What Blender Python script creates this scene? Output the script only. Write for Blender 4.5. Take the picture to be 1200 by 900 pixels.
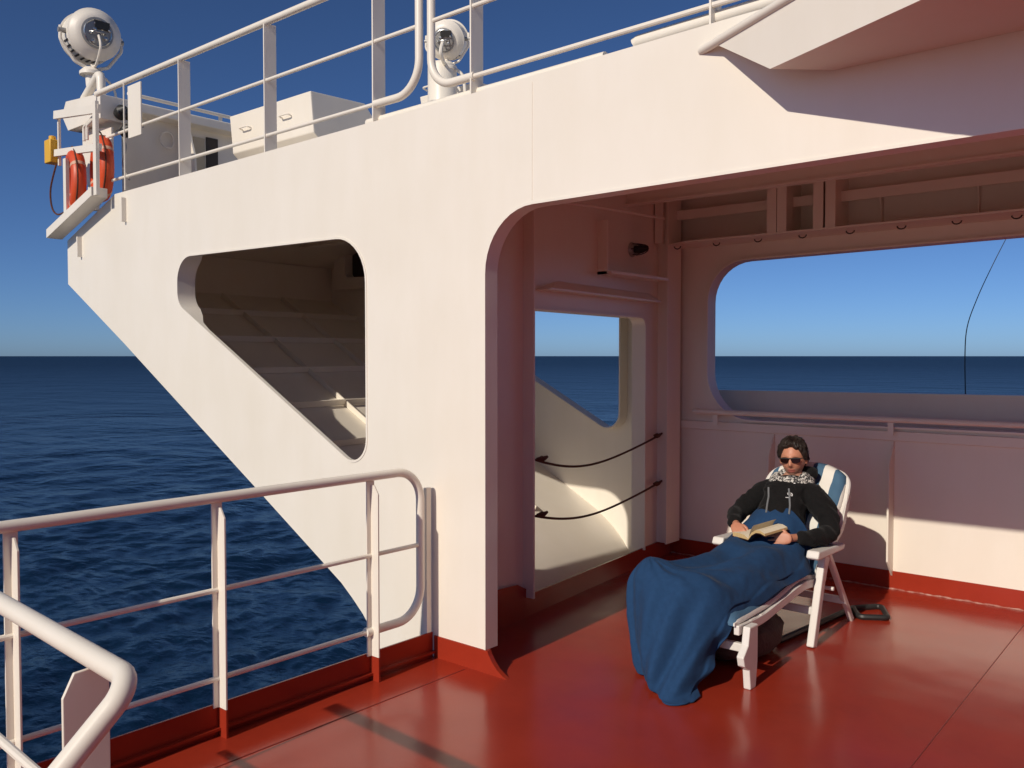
import bpy, bmesh, math, random
import numpy as np
from mathutils import Vector, Matrix, noise
from mathutils.geometry import tessellate_polygon
random.seed(7)
sc = bpy.context.scene
for o in list(bpy.data.objects): bpy.data.objects.remove(o)
COL = sc.collection
R = math.radians
# ------------------------------------------------------------------ camera
cam_d = bpy.data.cameras.new('camera'); cam = bpy.data.objects.new('camera', cam_d); COL.objects.link(cam)
cam.location = (0, 0, 1.73); cam.rotation_euler = (R(90 - 1.844), 0, R(40.5))
cam_d.sensor_width = 36; cam_d.lens = 30.75; cam_d.clip_start = 0.05; cam_d.clip_end = 200000
sc.camera = cam
# ------------------------------------------------------------------ sky and sun
AZ = R(3.5); TE = 0.611; EL = math.atan(TE)
w = bpy.data.worlds.new('World'); sc.world = w; w.use_nodes = True
nt = w.node_tree; bg = nt.nodes['Background']
sky = nt.nodes.new('ShaderNodeTexSky'); sky.sky_type = 'NISHITA'; sky.sun_disc = False
sky.sun_elevation = EL; sky.sun_rotation = R(180) - AZ
sky.air_density = 0.5; sky.dust_density = 0.45; sky.ozone_density = 8.5; sky.altitude = 0
nt.links.new(sky.outputs[0], bg.inputs[0]); bg.inputs[1].default_value = 0.082
sun_d = bpy.data.lights.new('sun', 'SUN'); sun = bpy.data.objects.new('sun', sun_d); COL.objects.link(sun)
sun_d.energy = 3.55; sun_d.angle = R(0.53); sun_d.color = (1.0, 0.90, 0.76)
Ldir = Vector((-math.sin(AZ), math.cos(AZ), -TE)).normalized()
sun.rotation_euler = Ldir.to_track_quat('-Z', 'Y').to_euler(); sun.location = (3, -8, 12)
sc.cycles.diffuse_bounces = 8; sc.cycles.max_bounces = 12
sc.view_settings.view_transform = 'Standard'; sc.view_settings.look = 'None'
sc.view_settings.exposure = 0.0; sc.view_settings.gamma = 1.0; sc.view_settings.use_curve_mapping = False

# ------------------------------------------------------------------ materials
def mat(name, col, rough=0.5, metal=0.0, var=0.0, vscale=3.0, bump=0.0, bscale=20.0, spec=0.5, sheen=0.0, var2=None):
    m = bpy.data.materials.new(name); m.use_nodes = True
    n = m.node_tree.nodes; l = m.node_tree.links; p = n['Principled BSDF']
    p.inputs['Base Color'].default_value = (*col, 1); p.inputs['Roughness'].default_value = rough
    p.inputs['Metallic'].default_value = metal; p.inputs['Specular IOR Level'].default_value = spec
    if sheen: p.inputs['Sheen Weight'].default_value = sheen; p.inputs['Sheen Roughness'].default_value = 0.4
    tc = n.new('ShaderNodeTexCoord')
    if var:
        nz = n.new('ShaderNodeTexNoise'); nz.inputs['Scale'].default_value = vscale; nz.inputs['Detail'].default_value = 6
        nz.inputs['Roughness'].default_value = 0.65
        l.new(tc.outputs['Object'], nz.inputs['Vector'])
        rp = n.new('ShaderNodeValToRGB'); rp.color_ramp.elements[0].position = 0.3; rp.color_ramp.elements[1].position = 0.7
        c2 = var2 if var2 else tuple(c * (1 - var) for c in col)
        rp.color_ramp.elements[0].color = (*c2, 1); rp.color_ramp.elements[1].color = (*col, 1)
        l.new(nz.outputs['Fac'], rp.inputs['Fac']); l.new(rp.outputs['Color'], p.inputs['Base Color'])
    if bump:
        nb = n.new('ShaderNodeTexNoise'); nb.inputs['Scale'].default_value = bscale; nb.inputs['Detail'].default_value = 4
        l.new(tc.outputs['Object'], nb.inputs['Vector'])
        b = n.new('ShaderNodeBump'); b.inputs['Strength'].default_value = bump; b.inputs['Distance'].default_value = 0.01
        l.new(nb.outputs['Fac'], b.inputs['Height']); l.new(b.outputs['Normal'], p.inputs['Normal'])
    return m

def paint_white(name, seams=False):
    m = mat(name, (.80, .765, .71), 0.38)
    n = m.node_tree.nodes; l = m.node_tree.links; p = n['Principled BSDF']; tc = n['Texture Coordinate']
    mp = n.new('ShaderNodeMapping'); mp.inputs['Scale'].default_value = (3.0, 3.0, 0.9)
    l.new(tc.outputs['Object'], mp.inputs['Vector'])
    s = n.new('ShaderNodeTexNoise'); s.inputs['Scale'].default_value = 1.6; s.inputs['Detail'].default_value = 7; s.inputs['Roughness'].default_value = 0.6
    l.new(mp.outputs[0], s.inputs['Vector'])
    g = n.new('ShaderNodeTexNoise'); g.inputs['Scale'].default_value = 1.1; g.inputs['Detail'].default_value = 5
    l.new(tc.outputs['Object'], g.inputs['Vector'])
    a = n.new('ShaderNodeMath'); a.operation = 'MULTIPLY'; l.new(s.outputs['Fac'], a.inputs[0]); l.new(g.outputs['Fac'], a.inputs[1])
    rp = n.new('ShaderNodeValToRGB'); rp.color_ramp.elements[0].position = 0.06; rp.color_ramp.elements[1].position = 0.34
    rp.color_ramp.elements[0].color = (.79, .73, .625, 1); rp.color_ramp.elements[1].color = (.83, .775, .685, 1)
    l.new(a.outputs[0], rp.inputs['Fac']); l.new(rp.outputs['Color'], p.inputs['Base Color'])
    # plate waviness (large) + orange peel (small)
    b1 = n.new('ShaderNodeTexNoise'); b1.inputs['Scale'].default_value = 1.7; b1.inputs['Detail'].default_value = 1
    b2 = n.new('ShaderNodeTexNoise'); b2.inputs['Scale'].default_value = 70; b2.inputs['Detail'].default_value = 3
    l.new(tc.outputs['Object'], b1.inputs['Vector']); l.new(tc.outputs['Object'], b2.inputs['Vector'])
    B1 = n.new('ShaderNodeBump'); B1.inputs['Strength'].default_value = 0.4; B1.inputs['Distance'].default_value = 0.03
    B2 = n.new('ShaderNodeBump'); B2.inputs['Strength'].default_value = 0.10; B2.inputs['Distance'].default_value = 0.001
    l.new(b1.outputs['Fac'], B1.inputs['Height']); l.new(b2.outputs['Fac'], B2.inputs['Height'])
    l.new(B1.outputs['Normal'], B2.inputs['Normal']); l.new(B2.outputs['Normal'], p.inputs['Normal'])
    return m

def paint_red():
    m = mat('red_deck_paint', (.33, .034, .015), 0.17)
    n = m.node_tree.nodes; l = m.node_tree.links; p = n['Principled BSDF']; tc = n['Texture Coordinate']
    g = n.new('ShaderNodeTexNoise'); g.inputs['Scale'].default_value = 2.2; g.inputs['Detail'].default_value = 8; g.inputs['Roughness'].default_value = 0.7
    l.new(tc.outputs['Object'], g.inputs['Vector'])
    rp = n.new('ShaderNodeValToRGB'); rp.color_ramp.elements[0].position = 0.30; rp.color_ramp.elements[1].position = 0.62
    rp.color_ramp.elements[0].color = (.285, .029, .014, 1); rp.color_ramp.elements[1].color = (.335, .034, .015, 1)
    l.new(g.outputs['Fac'], rp.inputs['Fac']); l.new(rp.outputs['Color'], p.inputs['Base Color'])
    sc_ = n.new('ShaderNodeTexNoise'); sc_.inputs['Scale'].default_value = 9; sc_.inputs['Detail'].default_value = 9; sc_.inputs['Roughness'].default_value = 0.75; sc_.inputs['Distortion'].default_value = 1.5
    l.new(tc.outputs['Object'], sc_.inputs['Vector'])
    sr = n.new('ShaderNodeValToRGB'); sr.color_ramp.elements[0].position = 0.66; sr.color_ramp.elements[1].position = 0.74
    l.new(sc_.outputs['Fac'], sr.inputs['Fac'])
    mx = n.new('ShaderNodeMixRGB'); mx.inputs[2].default_value = (.14, .035, .024, 1); l.new(rp.outputs['Color'], mx.inputs[1])
    sm = n.new('ShaderNodeMath'); sm.operation = 'MULTIPLY'; sm.inputs[1].default_value = .32; l.new(sr.outputs['Color'], sm.inputs[0]); l.new(sm.outputs[0], mx.inputs[0]); l.new(mx.outputs[0], p.inputs['Base Color'])
    rr = n.new('ShaderNodeMapRange'); rr.inputs['To Min'].default_value = 0.15; rr.inputs['To Max'].default_value = 0.25
    l.new(g.outputs['Fac'], rr.inputs['Value']); l.new(rr.outputs[0], p.inputs['Roughness'])
    b1 = n.new('ShaderNodeTexNoise'); b1.inputs['Scale'].default_value = 2.5; b1.inputs['Detail'].default_value = 1
    b2 = n.new('ShaderNodeTexNoise'); b2.inputs['Scale'].default_value = 90; b2.inputs['Detail'].default_value = 2
    for b in (b1, b2): l.new(tc.outputs['Object'], b.inputs['Vector'])
    B1 = n.new('ShaderNodeBump'); B1.inputs['Strength'].default_value = 0.35; B1.inputs['Distance'].default_value = 0.02
    B2 = n.new('ShaderNodeBump'); B2.inputs['Strength'].default_value = 0.3; B2.inputs['Distance'].default_value = 0.0012
    l.new(b1.outputs['Fac'], B1.inputs['Height']); l.new(b2.outputs['Fac'], B2.inputs['Height'])
    l.new(B1.outputs['Normal'], B2.inputs['Normal']); l.new(B2.outputs['Normal'], p.inputs['Normal'])
    return m

WHITE = paint_white('white_ship_paint')
RED = paint_red()
SEAM = mat('weld_seam_paint', (.22, .02, .012), 0.35)
WORN = mat('worn_red_paint', (.28, .03, .016), 0.35, var=0.5, vscale=22, var2=(.55, .34, .28))
PLASTIC = mat('white_plastic', (.78, .75, .70), 0.32, var=0.06, vscale=9)
ROPE = mat('brown_rope', (.10, .035, .02), 0.9, bump=1.0, bscale=120)
ORANGE = mat('orange_vinyl', (.72, .085, .02), 0.45, var=0.2, vscale=8)
YELLOW = mat('yellow_plastic', (.75, .42, .03), 0.4)
GREY = mat('grey_metal', (.42, .41, .39), 0.35, metal=0.3, var=0.35, vscale=14)
STEEL = mat('stainless_steel', (.6, .6, .58), 0.25, metal=0.9, var=0.3, vscale=12)
BANDM = mat('worn_tape', (.62, .36, .25), 0.5)
DARK = mat('dark_rubber', (.02, .02, .02), 0.5)
BLACKF = mat('black_fleece', (.010, .0095, .010), 0.95, var=0.35, vscale=60, bump=0.5, bscale=240, spec=0.2, sheen=0.05)
BLUEF = mat('blue_fleece', (.020, .058, .140), 0.95, var=0.18, vscale=40, bump=0.22, bscale=260, spec=0.1, sheen=0.04)
SKIN = mat('skin', (.56, .27, .17), 0.5, var=0.18, vscale=26, var2=(.5, .20, .12))
STUB = mat('stubbled_skin', (.44, .225, .155), 0.6, var=0.25, vscale=120)
LIPS = mat('lips', (.42, .13, .10), 0.4)
HAIR = mat('brown_hair', (.022, .011, .007), 0.62, var=0.5, vscale=50)
LENS = mat('dark_lens', (.012, .005, .004), 0.08)
CORD = mat('grey_cord', (.16, .17, .18), 0.8)
PAPER = mat('paper', (.74, .66, .50), 0.8, var=0.1, vscale=60)
EDGE = mat('page_edges', (.66, .47, .22), 0.8, var=0.2, vscale=90)
COVER = mat('book_cover', (.035, .012, .012), 0.4)
BAG = mat('grey_brown_canvas', (.085, .06, .05), 0.8, var=0.3, vscale=12, bump=0.5, bscale=60)
GLASSD = mat('dark_glass', (.02, .025, .03), 0.08)
PRINT = mat('white_print', (.75, .75, .75), 0.6)
HOLEM = mat('dark_parts_and_shade', (.05, .04, .035), 0.7)  # dark fittings; also painted shade in the wing-end recess and locker gap
LITFACE = mat('beige_lit_face', (.55, .47, .34), 0.5, var=0.1)  # beige stands in for sunlight on a bulwark face

# striped cushion
STRIPE = mat('striped_cushion', (.8, .78, .72), 0.8, bump=0.3, bscale=200)
def _stripes():
    n = STRIPE.node_tree.nodes; l = STRIPE.node_tree.links; p = n['Principled BSDF']; tc = n['Texture Coordinate']
    sp = n.new('ShaderNodeSeparateXYZ'); l.new(tc.outputs['Object'], sp.inputs[0])
    m1 = n.new('ShaderNodeMath'); m1.operation = 'MULTIPLY_ADD'; m1.inputs[1].default_value = 1 / 0.1514; m1.inputs[2].default_value = 20.0 - (-.265 / .1514) + .5
    l.new(sp.outputs['X'], m1.inputs[0])
    m2 = n.new('ShaderNodeMath'); m2.operation = 'FRACT'; l.new(m1.outputs[0], m2.inputs[0])
    m3 = n.new('ShaderNodeMath'); m3.operation = 'GREATER_THAN'; m3.inputs[1].default_value = 0.5; l.new(m2.outputs[0], m3.inputs[0])
    mx = n.new('ShaderNodeMixRGB'); mx.inputs[1].default_value = (.78, .76, .70, 1); mx.inputs[2].default_value = (.055, .13, .22, 1)
    l.new(m3.outputs[0], mx.inputs[0]); l.new(mx.outputs[0], p.inputs['Base Color'])
_stripes()
# patterned scarf
SCARF = mat('patterned_scarf', (.6, .6, .58), 0.9, bump=0.6, bscale=120)
def _scarf():
    n = SCARF.node_tree.nodes; l = SCARF.node_tree.links; p = n['Principled BSDF']; tc = n['Texture Coordinate']
    v = n.new('ShaderNodeTexNoise'); v.inputs['Scale'].default_value = 75; v.inputs['Detail'].default_value = 2
    l.new(tc.outputs['Object'], v.inputs['Vector'])
    rp = n.new('ShaderNodeValToRGB'); rp.color_ramp.elements[0].position = 0.46; rp.color_ramp.elements[1].position = 0.54
    rp.color_ramp.elements[0].color = (.04, .04, .042, 1); rp.color_ramp.elements[1].color = (.60, .58, .54, 1)
    l.new(v.outputs['Fac'], rp.inputs['Fac']); l.new(rp.outputs[0], p.inputs['Base Color'])
_scarf()
# sea water
def sea_mat():
    m = mat('sea_water', (.0035, .015, .038), 0.16, spec=0.5)
    n = m.node_tree.nodes; l = m.node_tree.links; p = n['Principled BSDF']; tc = n['Texture Coordinate']
    p.inputs['IOR'].default_value = 1.33
    mp = n.new('ShaderNodeMapping'); mp.inputs['Scale'].default_value = (1.0, 1.6, 1.0); mp.inputs['Rotation'].default_value = (0, 0, R(35))
    l.new(tc.outputs['Object'], mp.inputs['Vector'])
    prev = None
    for scl, st, d in ((0.02, .9, 7.0), (0.09, .6, 1.6), (0.5, .5, .35), (1.6, .5, .12), (4.5, .4, .04)):
        t = n.new('ShaderNodeTexNoise'); t.inputs['Scale'].default_value = scl; t.inputs['Detail'].default_value = 5; t.inputs['Roughness'].default_value = 0.55
        t.inputs['Distortion'].default_value = 0.4
        l.new(mp.outputs[0], t.inputs['Vector'])
        b = n.new('ShaderNodeBump'); b.inputs['Strength'].default_value = st; b.inputs['Distance'].default_value = d
        l.new(t.outputs['Fac'], b.inputs['Height'])
        if prev: l.new(prev.outputs['Normal'], b.inputs['Normal'])
        prev = b
    l.new(prev.outputs['Normal'], p.inputs['Normal'])
    ln = n.new('ShaderNodeVectorMath'); ln.operation = 'LENGTH'; l.new(tc.outputs['Object'], ln.inputs[0])
    lg = n.new('ShaderNodeMath'); lg.operation = 'LOGARITHM'; lg.inputs[1].default_value = 10; l.new(ln.outputs['Value'], lg.inputs[0])
    mr = n.new('ShaderNodeMapRange'); mr.inputs['From Min'].default_value = 1.7; mr.inputs['From Max'].default_value = 3.3; mr.inputs['To Min'].default_value = .14; mr.inputs['To Max'].default_value = .40
    l.new(lg.outputs[0], mr.inputs['Value']); l.new(mr.outputs[0], p.inputs['Roughness'])
    mr2 = n.new('ShaderNodeMapRange'); mr2.inputs['From Min'].default_value = 1.9; mr2.inputs['From Max'].default_value = 3.6; mr2.inputs['To Min'].default_value = .38; mr2.inputs['To Max'].default_value = .10
    l.new(lg.outputs[0], mr2.inputs['Value']); l.new(mr2.outputs[0], p.inputs['Specular IOR Level'])
    return m
SEA = sea_mat()

# ------------------------------------------------------------------ helpers
def worldloc(o):
    v = Vector((0, 0, 0))
    while o: v += o.location; o = o.parent
    return v
class MB:
    def __init__(s): s.bm = bmesh.new(); s.mi = 0
    def _done(s, faces):
        for f in faces: f.material_index = s.mi
    def quad(s, *pts):
        f = s.bm.faces.new([s.bm.verts.new(p) for p in pts]); s._done([f]); return f
    def box(s, x0, x1, y0, y1, z0, z1):
        P = [(x0, y0, z0), (x1, y0, z0), (x1, y1, z0), (x0, y1, z0), (x0, y0, z1), (x1, y0, z1), (x1, y1, z1), (x0, y1, z1)]
        return s.hexa(P)
    def hexa(s, P):
        v = [s.bm.verts.new(p) for p in P]
        fs = [s.bm.faces.new([v[i] for i in q]) for q in ((3, 2, 1, 0), (4, 5, 6, 7), (0, 1, 5, 4), (1, 2, 6, 5), (2, 3, 7, 6), (3, 0, 4, 7))]
        s._done(fs); return v
    def bar(s, a, b, w, t, up=(0, 0, 1)):           # rectangular bar a->b, width w along side, t along up
        a = Vector(a); b = Vector(b); d = (b - a).normalized(); u = Vector(up); sd = d.cross(u).normalized(); u = sd.cross(d).normalized()
        sd *= w / 2; u *= t / 2
        return s.hexa([a - sd - u, a + sd - u, b + sd - u, b - sd - u, a - sd + u, a + sd + u, b + sd + u, b - sd + u])
    def plate(s, outer, holes, f3, th):             # polygon (2D) -> solid plate; f3(u,v)->Vector ; th = Vector thickness
        polys = [[Vector((u, v, 0)) for u, v in outer]] + [[Vector((u, v, 0)) for u, v in h] for h in holes]
        tris = tessellate_polygon(polys); flat = [p for q in polys for p in q]
        V1 = [s.bm.verts.new(f3(p.x, p.y)) for p in flat]; V2 = [s.bm.verts.new(f3(p.x, p.y) + Vector(th)) for p in flat]
        fs = []
        for t in tris:
            if len(set(t)) < 3: continue
            try: fs.append(s.bm.faces.new([V1[i] for i in t])); fs.append(s.bm.faces.new([V2[i] for i in reversed(t)]))
            except ValueError: pass
        k = 0
        for q in polys:
            n = len(q)
            for i in range(n):
                a, b = k + i, k + (i + 1) % n
                try: fs.append(s.bm.faces.new([V1[a], V1[b], V2[b], V2[a]]))
                except ValueError: pass
            k += n
        s._done(fs); bmesh.ops.recalc_face_normals(s.bm, faces=fs)
    def ribbon(s, pts, th_fn, wvec, closed=False):  # flat bar following pts (3D), width wvec, thickness via normal offsets th_fn(i)->Vector
        n = len(pts); rings = []
        for i, p in enumerate(pts):
            p = Vector(p); o = th_fn(i); p = p - (o.normalized() * .0025 if o.length else o); wv = Vector(wvec[i] if isinstance(wvec, list) else wvec)
            rings.append([s.bm.verts.new(q) for q in (p, p + wv, p + wv + o, p + o)])
        fs = []
        for i in range(n if closed else n - 1):
            a, b = rings[i], rings[(i + 1) % n]
            for k in range(4): fs.append(s.bm.faces.new([a[k], a[(k + 1) % 4], b[(k + 1) % 4], b[k]]))
        if not closed: fs.append(s.bm.faces.new(rings[0])); fs.append(s.bm.faces.new(rings[-1][::-1]))
        bmesh.ops.recalc_face_normals(s.bm, faces=fs); s._done(fs)
    def tube(s, pts, r, seg=14, closed=False, caps=True):
        pts = [Vector(p) for p in pts]; n = len(pts); rr = r if hasattr(r, '__len__') else [r] * n
        rings = []; prev = None
        for i in range(n):
            if closed: d = (pts[(i + 1) % n] - pts[i - 1]).normalized()
            else: d = (pts[min(i + 1, n - 1)] - pts[max(i - 1, 0)]).normalized()
            if prev is None:
                u = Vector((0, 0, 1)) if abs(d.z) < 0.9 else Vector((1, 0, 0)); u = (u - d * u.dot(d)).normalized()
            else: u = (prev - d * prev.dot(d)).normalized()
            prev = u; v = d.cross(u)
            rings.append([s.bm.verts.new(pts[i] + (u * math.cos(2 * math.pi * k / seg) + v * math.sin(2 * math.pi * k / seg)) * rr[i]) for k in range(seg)])
        fs = []
        for i in range(n if closed else n - 1):
            a, b = rings[i], rings[(i + 1) % n]
            for k in range(seg): fs.append(s.bm.faces.new([a[k], a[(k + 1) % seg], b[(k + 1) % seg], b[k]]))
        if caps and not closed: fs.append(s.bm.faces.new(rings[0][::-1])); fs.append(s.bm.faces.new(rings[-1]))
        s._done(fs); return rings
    def lathe(s, prof, M, seg=28):                  # prof: (r, z) list, M matrix
        rings = [[s.bm.verts.new(M @ Vector((r * math.cos(2 * math.pi * k / seg), r * math.sin(2 * math.pi * k / seg), z))) for k in range(seg)] for r, z in prof]
        fs = []
        for a, b in zip(rings, rings[1:]):
            for k in range(seg): fs.append(s.bm.faces.new([a[k], a[(k + 1) % seg], b[(k + 1) % seg], b[k]]))
        fs.append(s.bm.faces.new(rings[0][::-1])); fs.append(s.bm.faces.new(rings[-1])); s._done(fs)
    def build(s, name, m, parent=None, smooth=True, loc=None, bevel=0, ang=35):
        me = bpy.data.meshes.new(name)
        base = worldloc(parent) if parent else (Vector(loc) if loc else Vector((0, 0, 0)))
        bmesh.ops.translate(s.bm, verts=s.bm.verts[:], vec=-base)
        bmesh.ops.recalc_face_normals(s.bm, faces=s.bm.faces[:])
        s.bm.to_mesh(me); s.bm.free()
        for mm in (m if isinstance(m, (list, tuple)) else [m]): me.materials.append(mm)
        o = bpy.data.objects.new(name, me); COL.objects.link(o)
        if parent: o.parent = parent
        elif loc: o.location = loc
        if smooth:
            me.polygons.foreach_set('use_smooth', [True] * len(me.polygons)); me.set_sharp_from_angle(angle=R(ang))
        if bevel:
            b = o.modifiers.new('bevel', 'BEVEL'); b.width = bevel; b.segments = 2; b.limit_method = 'ANGLE'; b.angle_limit = R(40)
            b.harden_normals = False
        return o
def tag(o, label=None, cat=None, group=None, kind=None):
    if label: o['label'] = label
    if cat: o['category'] = cat
    if group: o['group'] = group
    if kind: o['kind'] = kind
    return o
def empty(name, loc, label, cat, group=None):
    o = bpy.data.objects.new(name, None); COL.objects.link(o); o.location = loc; o.empty_display_size = 0.2
    return tag(o, label, cat, group)
def arc2(cx, cz, r, a0, a1, n=10, rz=None):
    rz = rz or r
    return [(cx + r * math.cos(R(a0 + (a1 - a0) * i / n)), cz + rz * math.sin(R(a0 + (a1 - a0) * i / n))) for i in range(n + 1)]
def roundpath(pts, rad, n=8):                        # polyline with rounded corners
    pts = [Vector(p) for p in pts]; out = [pts[0]]
    for i in range(1, len(pts) - 1):
        a, b, c = pts[i - 1], pts[i], pts[i + 1]; d1 = (a - b).normalized(); d2 = (c - b).normalized()
        ang = d1.angle(d2); k = min(rad / math.tan(ang / 2), (a - b).length * 0.49, (c - b).length * 0.49); rr = k * math.tan(ang / 2)
        cen = b + (d1 + d2).normalized() * (rr / math.sin(ang / 2)); p0 = b + d1 * k; p1 = b + d2 * k
        v0 = p0 - cen; v1 = p1 - cen; th = v0.angle(v1)
        for j in range(n + 1):
            t = j / n; out.append(cen + (v0 * math.sin((1 - t) * th) + v1 * math.sin(t * th)) / math.sin(th))
    out.append(pts[-1]); return out
def catmull(P, n):
    P = [Vector(p) for p in P]; out = []
    for i in range(len(P) - 1):
        p0 = P[max(i - 1, 0)]; p1 = P[i]; p2 = P[i + 1]; p3 = P[min(i + 2, len(P) - 1)]
        for j in range(n):
            t = j / n
            out.append(0.5 * ((2 * p1) + (p2 - p0) * t + (2 * p0 - 5 * p1 + 4 * p2 - p3) * t * t + (3 * p1 - p0 - 3 * p2 + p3) * t ** 3))
    out.append(P[-1]); return out
def inset_fn(pts2, th, closed=True, flip=1):         # 2D normals for ribbons, returned as offsets
    n = len(pts2); out = []
    for i in range(n):
        a = pts2[i - 1] if (closed or i > 0) else pts2[i]; b = pts2[(i + 1) % n] if (closed or i < n - 1) else pts2[i]
        d = Vector((b[0] - a[0], b[1] - a[1])); d.normalize(); out.append(Vector((-d.y, d.x)) * th * flip)
    return out

# ------------------------------------------------------------------ sea
def build_sea():
    Zs = -18.0; h = 1.73 - Zs; f = 1025.0
    ks = np.concatenate([np.array([3500, 2400, 1700, 1250, 950, 780, 690, 630, 590]), np.arange(560, 12, -1.0), np.array([11, 10, 9, 8, 7, 6, 5, 4, 3, 2.2, 1.5, 1.0, .6, .34])])
    r = h * f / ks
    c = 130.5
    dense = np.arange(c - 36, c + 36, 0.10); rest = np.arange(c + 36, c + 324, 2.4)
    th = np.radians(np.concatenate([dense, rest])); nt_, nr = len(th), len(r)
    RR, TT = np.meshgrid(r, th, indexing='ij')
    X = RR * np.cos(TT); Y = RR * np.sin(TT); Z = np.zeros_like(X)
    dr = np.gradient(r)[:, None]
    rng = np.random.RandomState(3)
    for i in range(120):
        lam = 0.8 * (15 / 0.8) ** (rng.rand() ** 1.15)
        ang = np.radians(215) + rng.normal(0, 0.75); amp = 0.0105 * lam ** 0.86 * (0.5 + rng.rand())*0.29
        k = 2 * np.pi / lam; ph = rng.rand() * 6.283
        fade = np.clip((lam / np.maximum(dr, RR * 0.0018) - 2.5) / 3.0, 0, 1)
        a = k * (X * np.cos(ang) + Y * np.sin(ang)) + ph
        Z += fade * amp * (np.sin(a) + 0.25 * np.cos(2 * a))
    Z += Zs
    co = np.stack([X, Y, Z], -1).reshape(-1, 3)
    idx = np.arange(nr * nt_).reshape(nr, nt_)
    a = idx[:-1, :]; b = idx[1:, :]; a2 = np.roll(a, -1, 1); b2 = np.roll(b, -1, 1)
    faces = np.stack([a, b, b2, a2], -1).reshape(-1, 4)
    co = np.vstack([co, [[0, 0, Zs]]])
    me = bpy.data.meshes.new('sea'); nv = len(co); nf = len(faces)
    fan = np.stack([idx[0], np.roll(idx[0], -1), np.full(nt_, nv - 1)], -1)
    me.vertices.add(nv); me.vertices.foreach_set('co', co.ravel())
    me.loops.add(nf * 4 + nt_ * 3); me.loops.foreach_set('vertex_index', np.concatenate([faces.ravel(), fan.ravel()]))
    me.polygons.add(nf + nt_)
    me.polygons.foreach_set('loop_start', np.concatenate([np.arange(nf) * 4, nf * 4 + np.arange(nt_) * 3]))
    me.polygons.foreach_set('use_smooth', np.ones(nf + nt_, bool))
    me.update(calc_edges=True); me.validate()
    me.materials.append(SEA)
    o = bpy.data.objects.new('sea', me); COL.objects.link(o); tag(o, 'dark blue open sea with small wind waves out to the horizon', kind='structure')
build_sea()

# ------------------------------------------------------------------ deck and hull
Y1, Y2 = 3.5, 6.74
def side_x(y): return -3.58 - 0.108 * max(0, y - 3.5)     # ship's side line, narrowing forward
b = MB()
prof = [(-3.62, -18), (-3.62, 3.5), (-4.0, 6.8), (-4.6, 12), (-5.2, 18), (9, 18), (9, -18)]
b.plate(prof, [], lambda u, v: Vector((u, v, -0.25)), (0, 0, 0.25))
tag(b.build('deck', RED, smooth=False), 'glossy red painted steel deck with weld seams', kind='structure')
b = MB()
b.plate([(-3.68, -18), (-3.68, 3.5), (-4.06, 6.8), (-4.6, 12), (-5.2, 18), (9, 18), (9, -18)], [], lambda u, v: Vector((u, v, -19)), (0, 0, 18.74))
tag(b.build('hull', WHITE, smooth=False), 'white steel ship side falling to the water', kind='structure')
# raised weld seams on the deck
b = MB()
for (p0, p1, wd) in (((-3.3, -0.5), (-3.3, 3.46), .008), ((-1.03, 0.5), (-1.12, 6.6), .008), ((-0.5, 2.2), (2, 2.2), .008)):
    d = Vector((p1[0] - p0[0], p1[1] - p0[1], 0)).normalized(); n_ = Vector((-d.y, d.x, 0)) * wd / 2
    a0 = Vector((*p0, 0)); a1 = Vector((*p1, 0)); up = Vector((0, 0, .003))
    b.hexa([a0 - n_, a0 + n_, a1 + n_, a1 - n_, a0 - n_ * .5 + up, a0 + n_ * .5 + up, a1 + n_ * .5 + up, a1 - n_ * .5 + up])
tag(b.build('deck_weld_seams', SEAM, smooth=False), 'thin dark weld seams across the red deck', kind='structure')

# ------------------------------------------------------------------ wing support wall in front (sunlit)
w1_out = [(-8.38, 2.79), (-8.38, 2.392), (-7.302, 1.835), (-5.365, .797), (-4.568, .365), (-4.42, .284), (-4.31, .205), (-4.212, .126), (-4.12, .03), (-4.0, -.14), (-3.86, -.45), (-3.72, -.95), (-3.57, -.95), (-3.57, 0.0)]
open_arc = [(-3.18, 0.0), (-3.18, 2.17)] + [(-3.18 + .33 - .33 * math.cos(R(a)), 2.17 + .34 * math.sin(R(a))) for a in range(9, 91, 9)] + [(4.6, 2.56)]
w1_poly = w1_out + open_arc + [(4.6, 3.25), (-1.74, 3.18), (-3.6, 3.145), (-7.43, 3.105)]
def rounded_poly(P, rads, n=9):
    out = []
    m = len(P)
    for i in range(m):
        a = Vector(P[i - 1]); bb = Vector(P[i]); c = Vector(P[(i + 1) % m]); d1 = (a - bb).normalized(); d2 = (c - bb).normalized()
        ang = d1.angle(d2); k = rads[i] / math.tan(ang / 2); cen = bb + (d1 + d2).normalized() * (rads[i] / math.sin(ang / 2))
        v0 = bb + d1 * k - cen; v1 = bb + d2 * k - cen; th = v0.angle(v1)
        for j in range(n + 1):
            t = j / n; q = cen + (v0 * math.sin((1 - t) * th) + v1 * math.sin(t * th)) / math.sin(th); out.append((q.x, q.y))
    return out
hole1 = rounded_poly([(-6.47, 2.515), (-6.47, 2.165), (-4.28, 1.03), (-4.157, 1.03), (-4.157, 2.475)], [.17, .13, .10, .12, .30])
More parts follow.
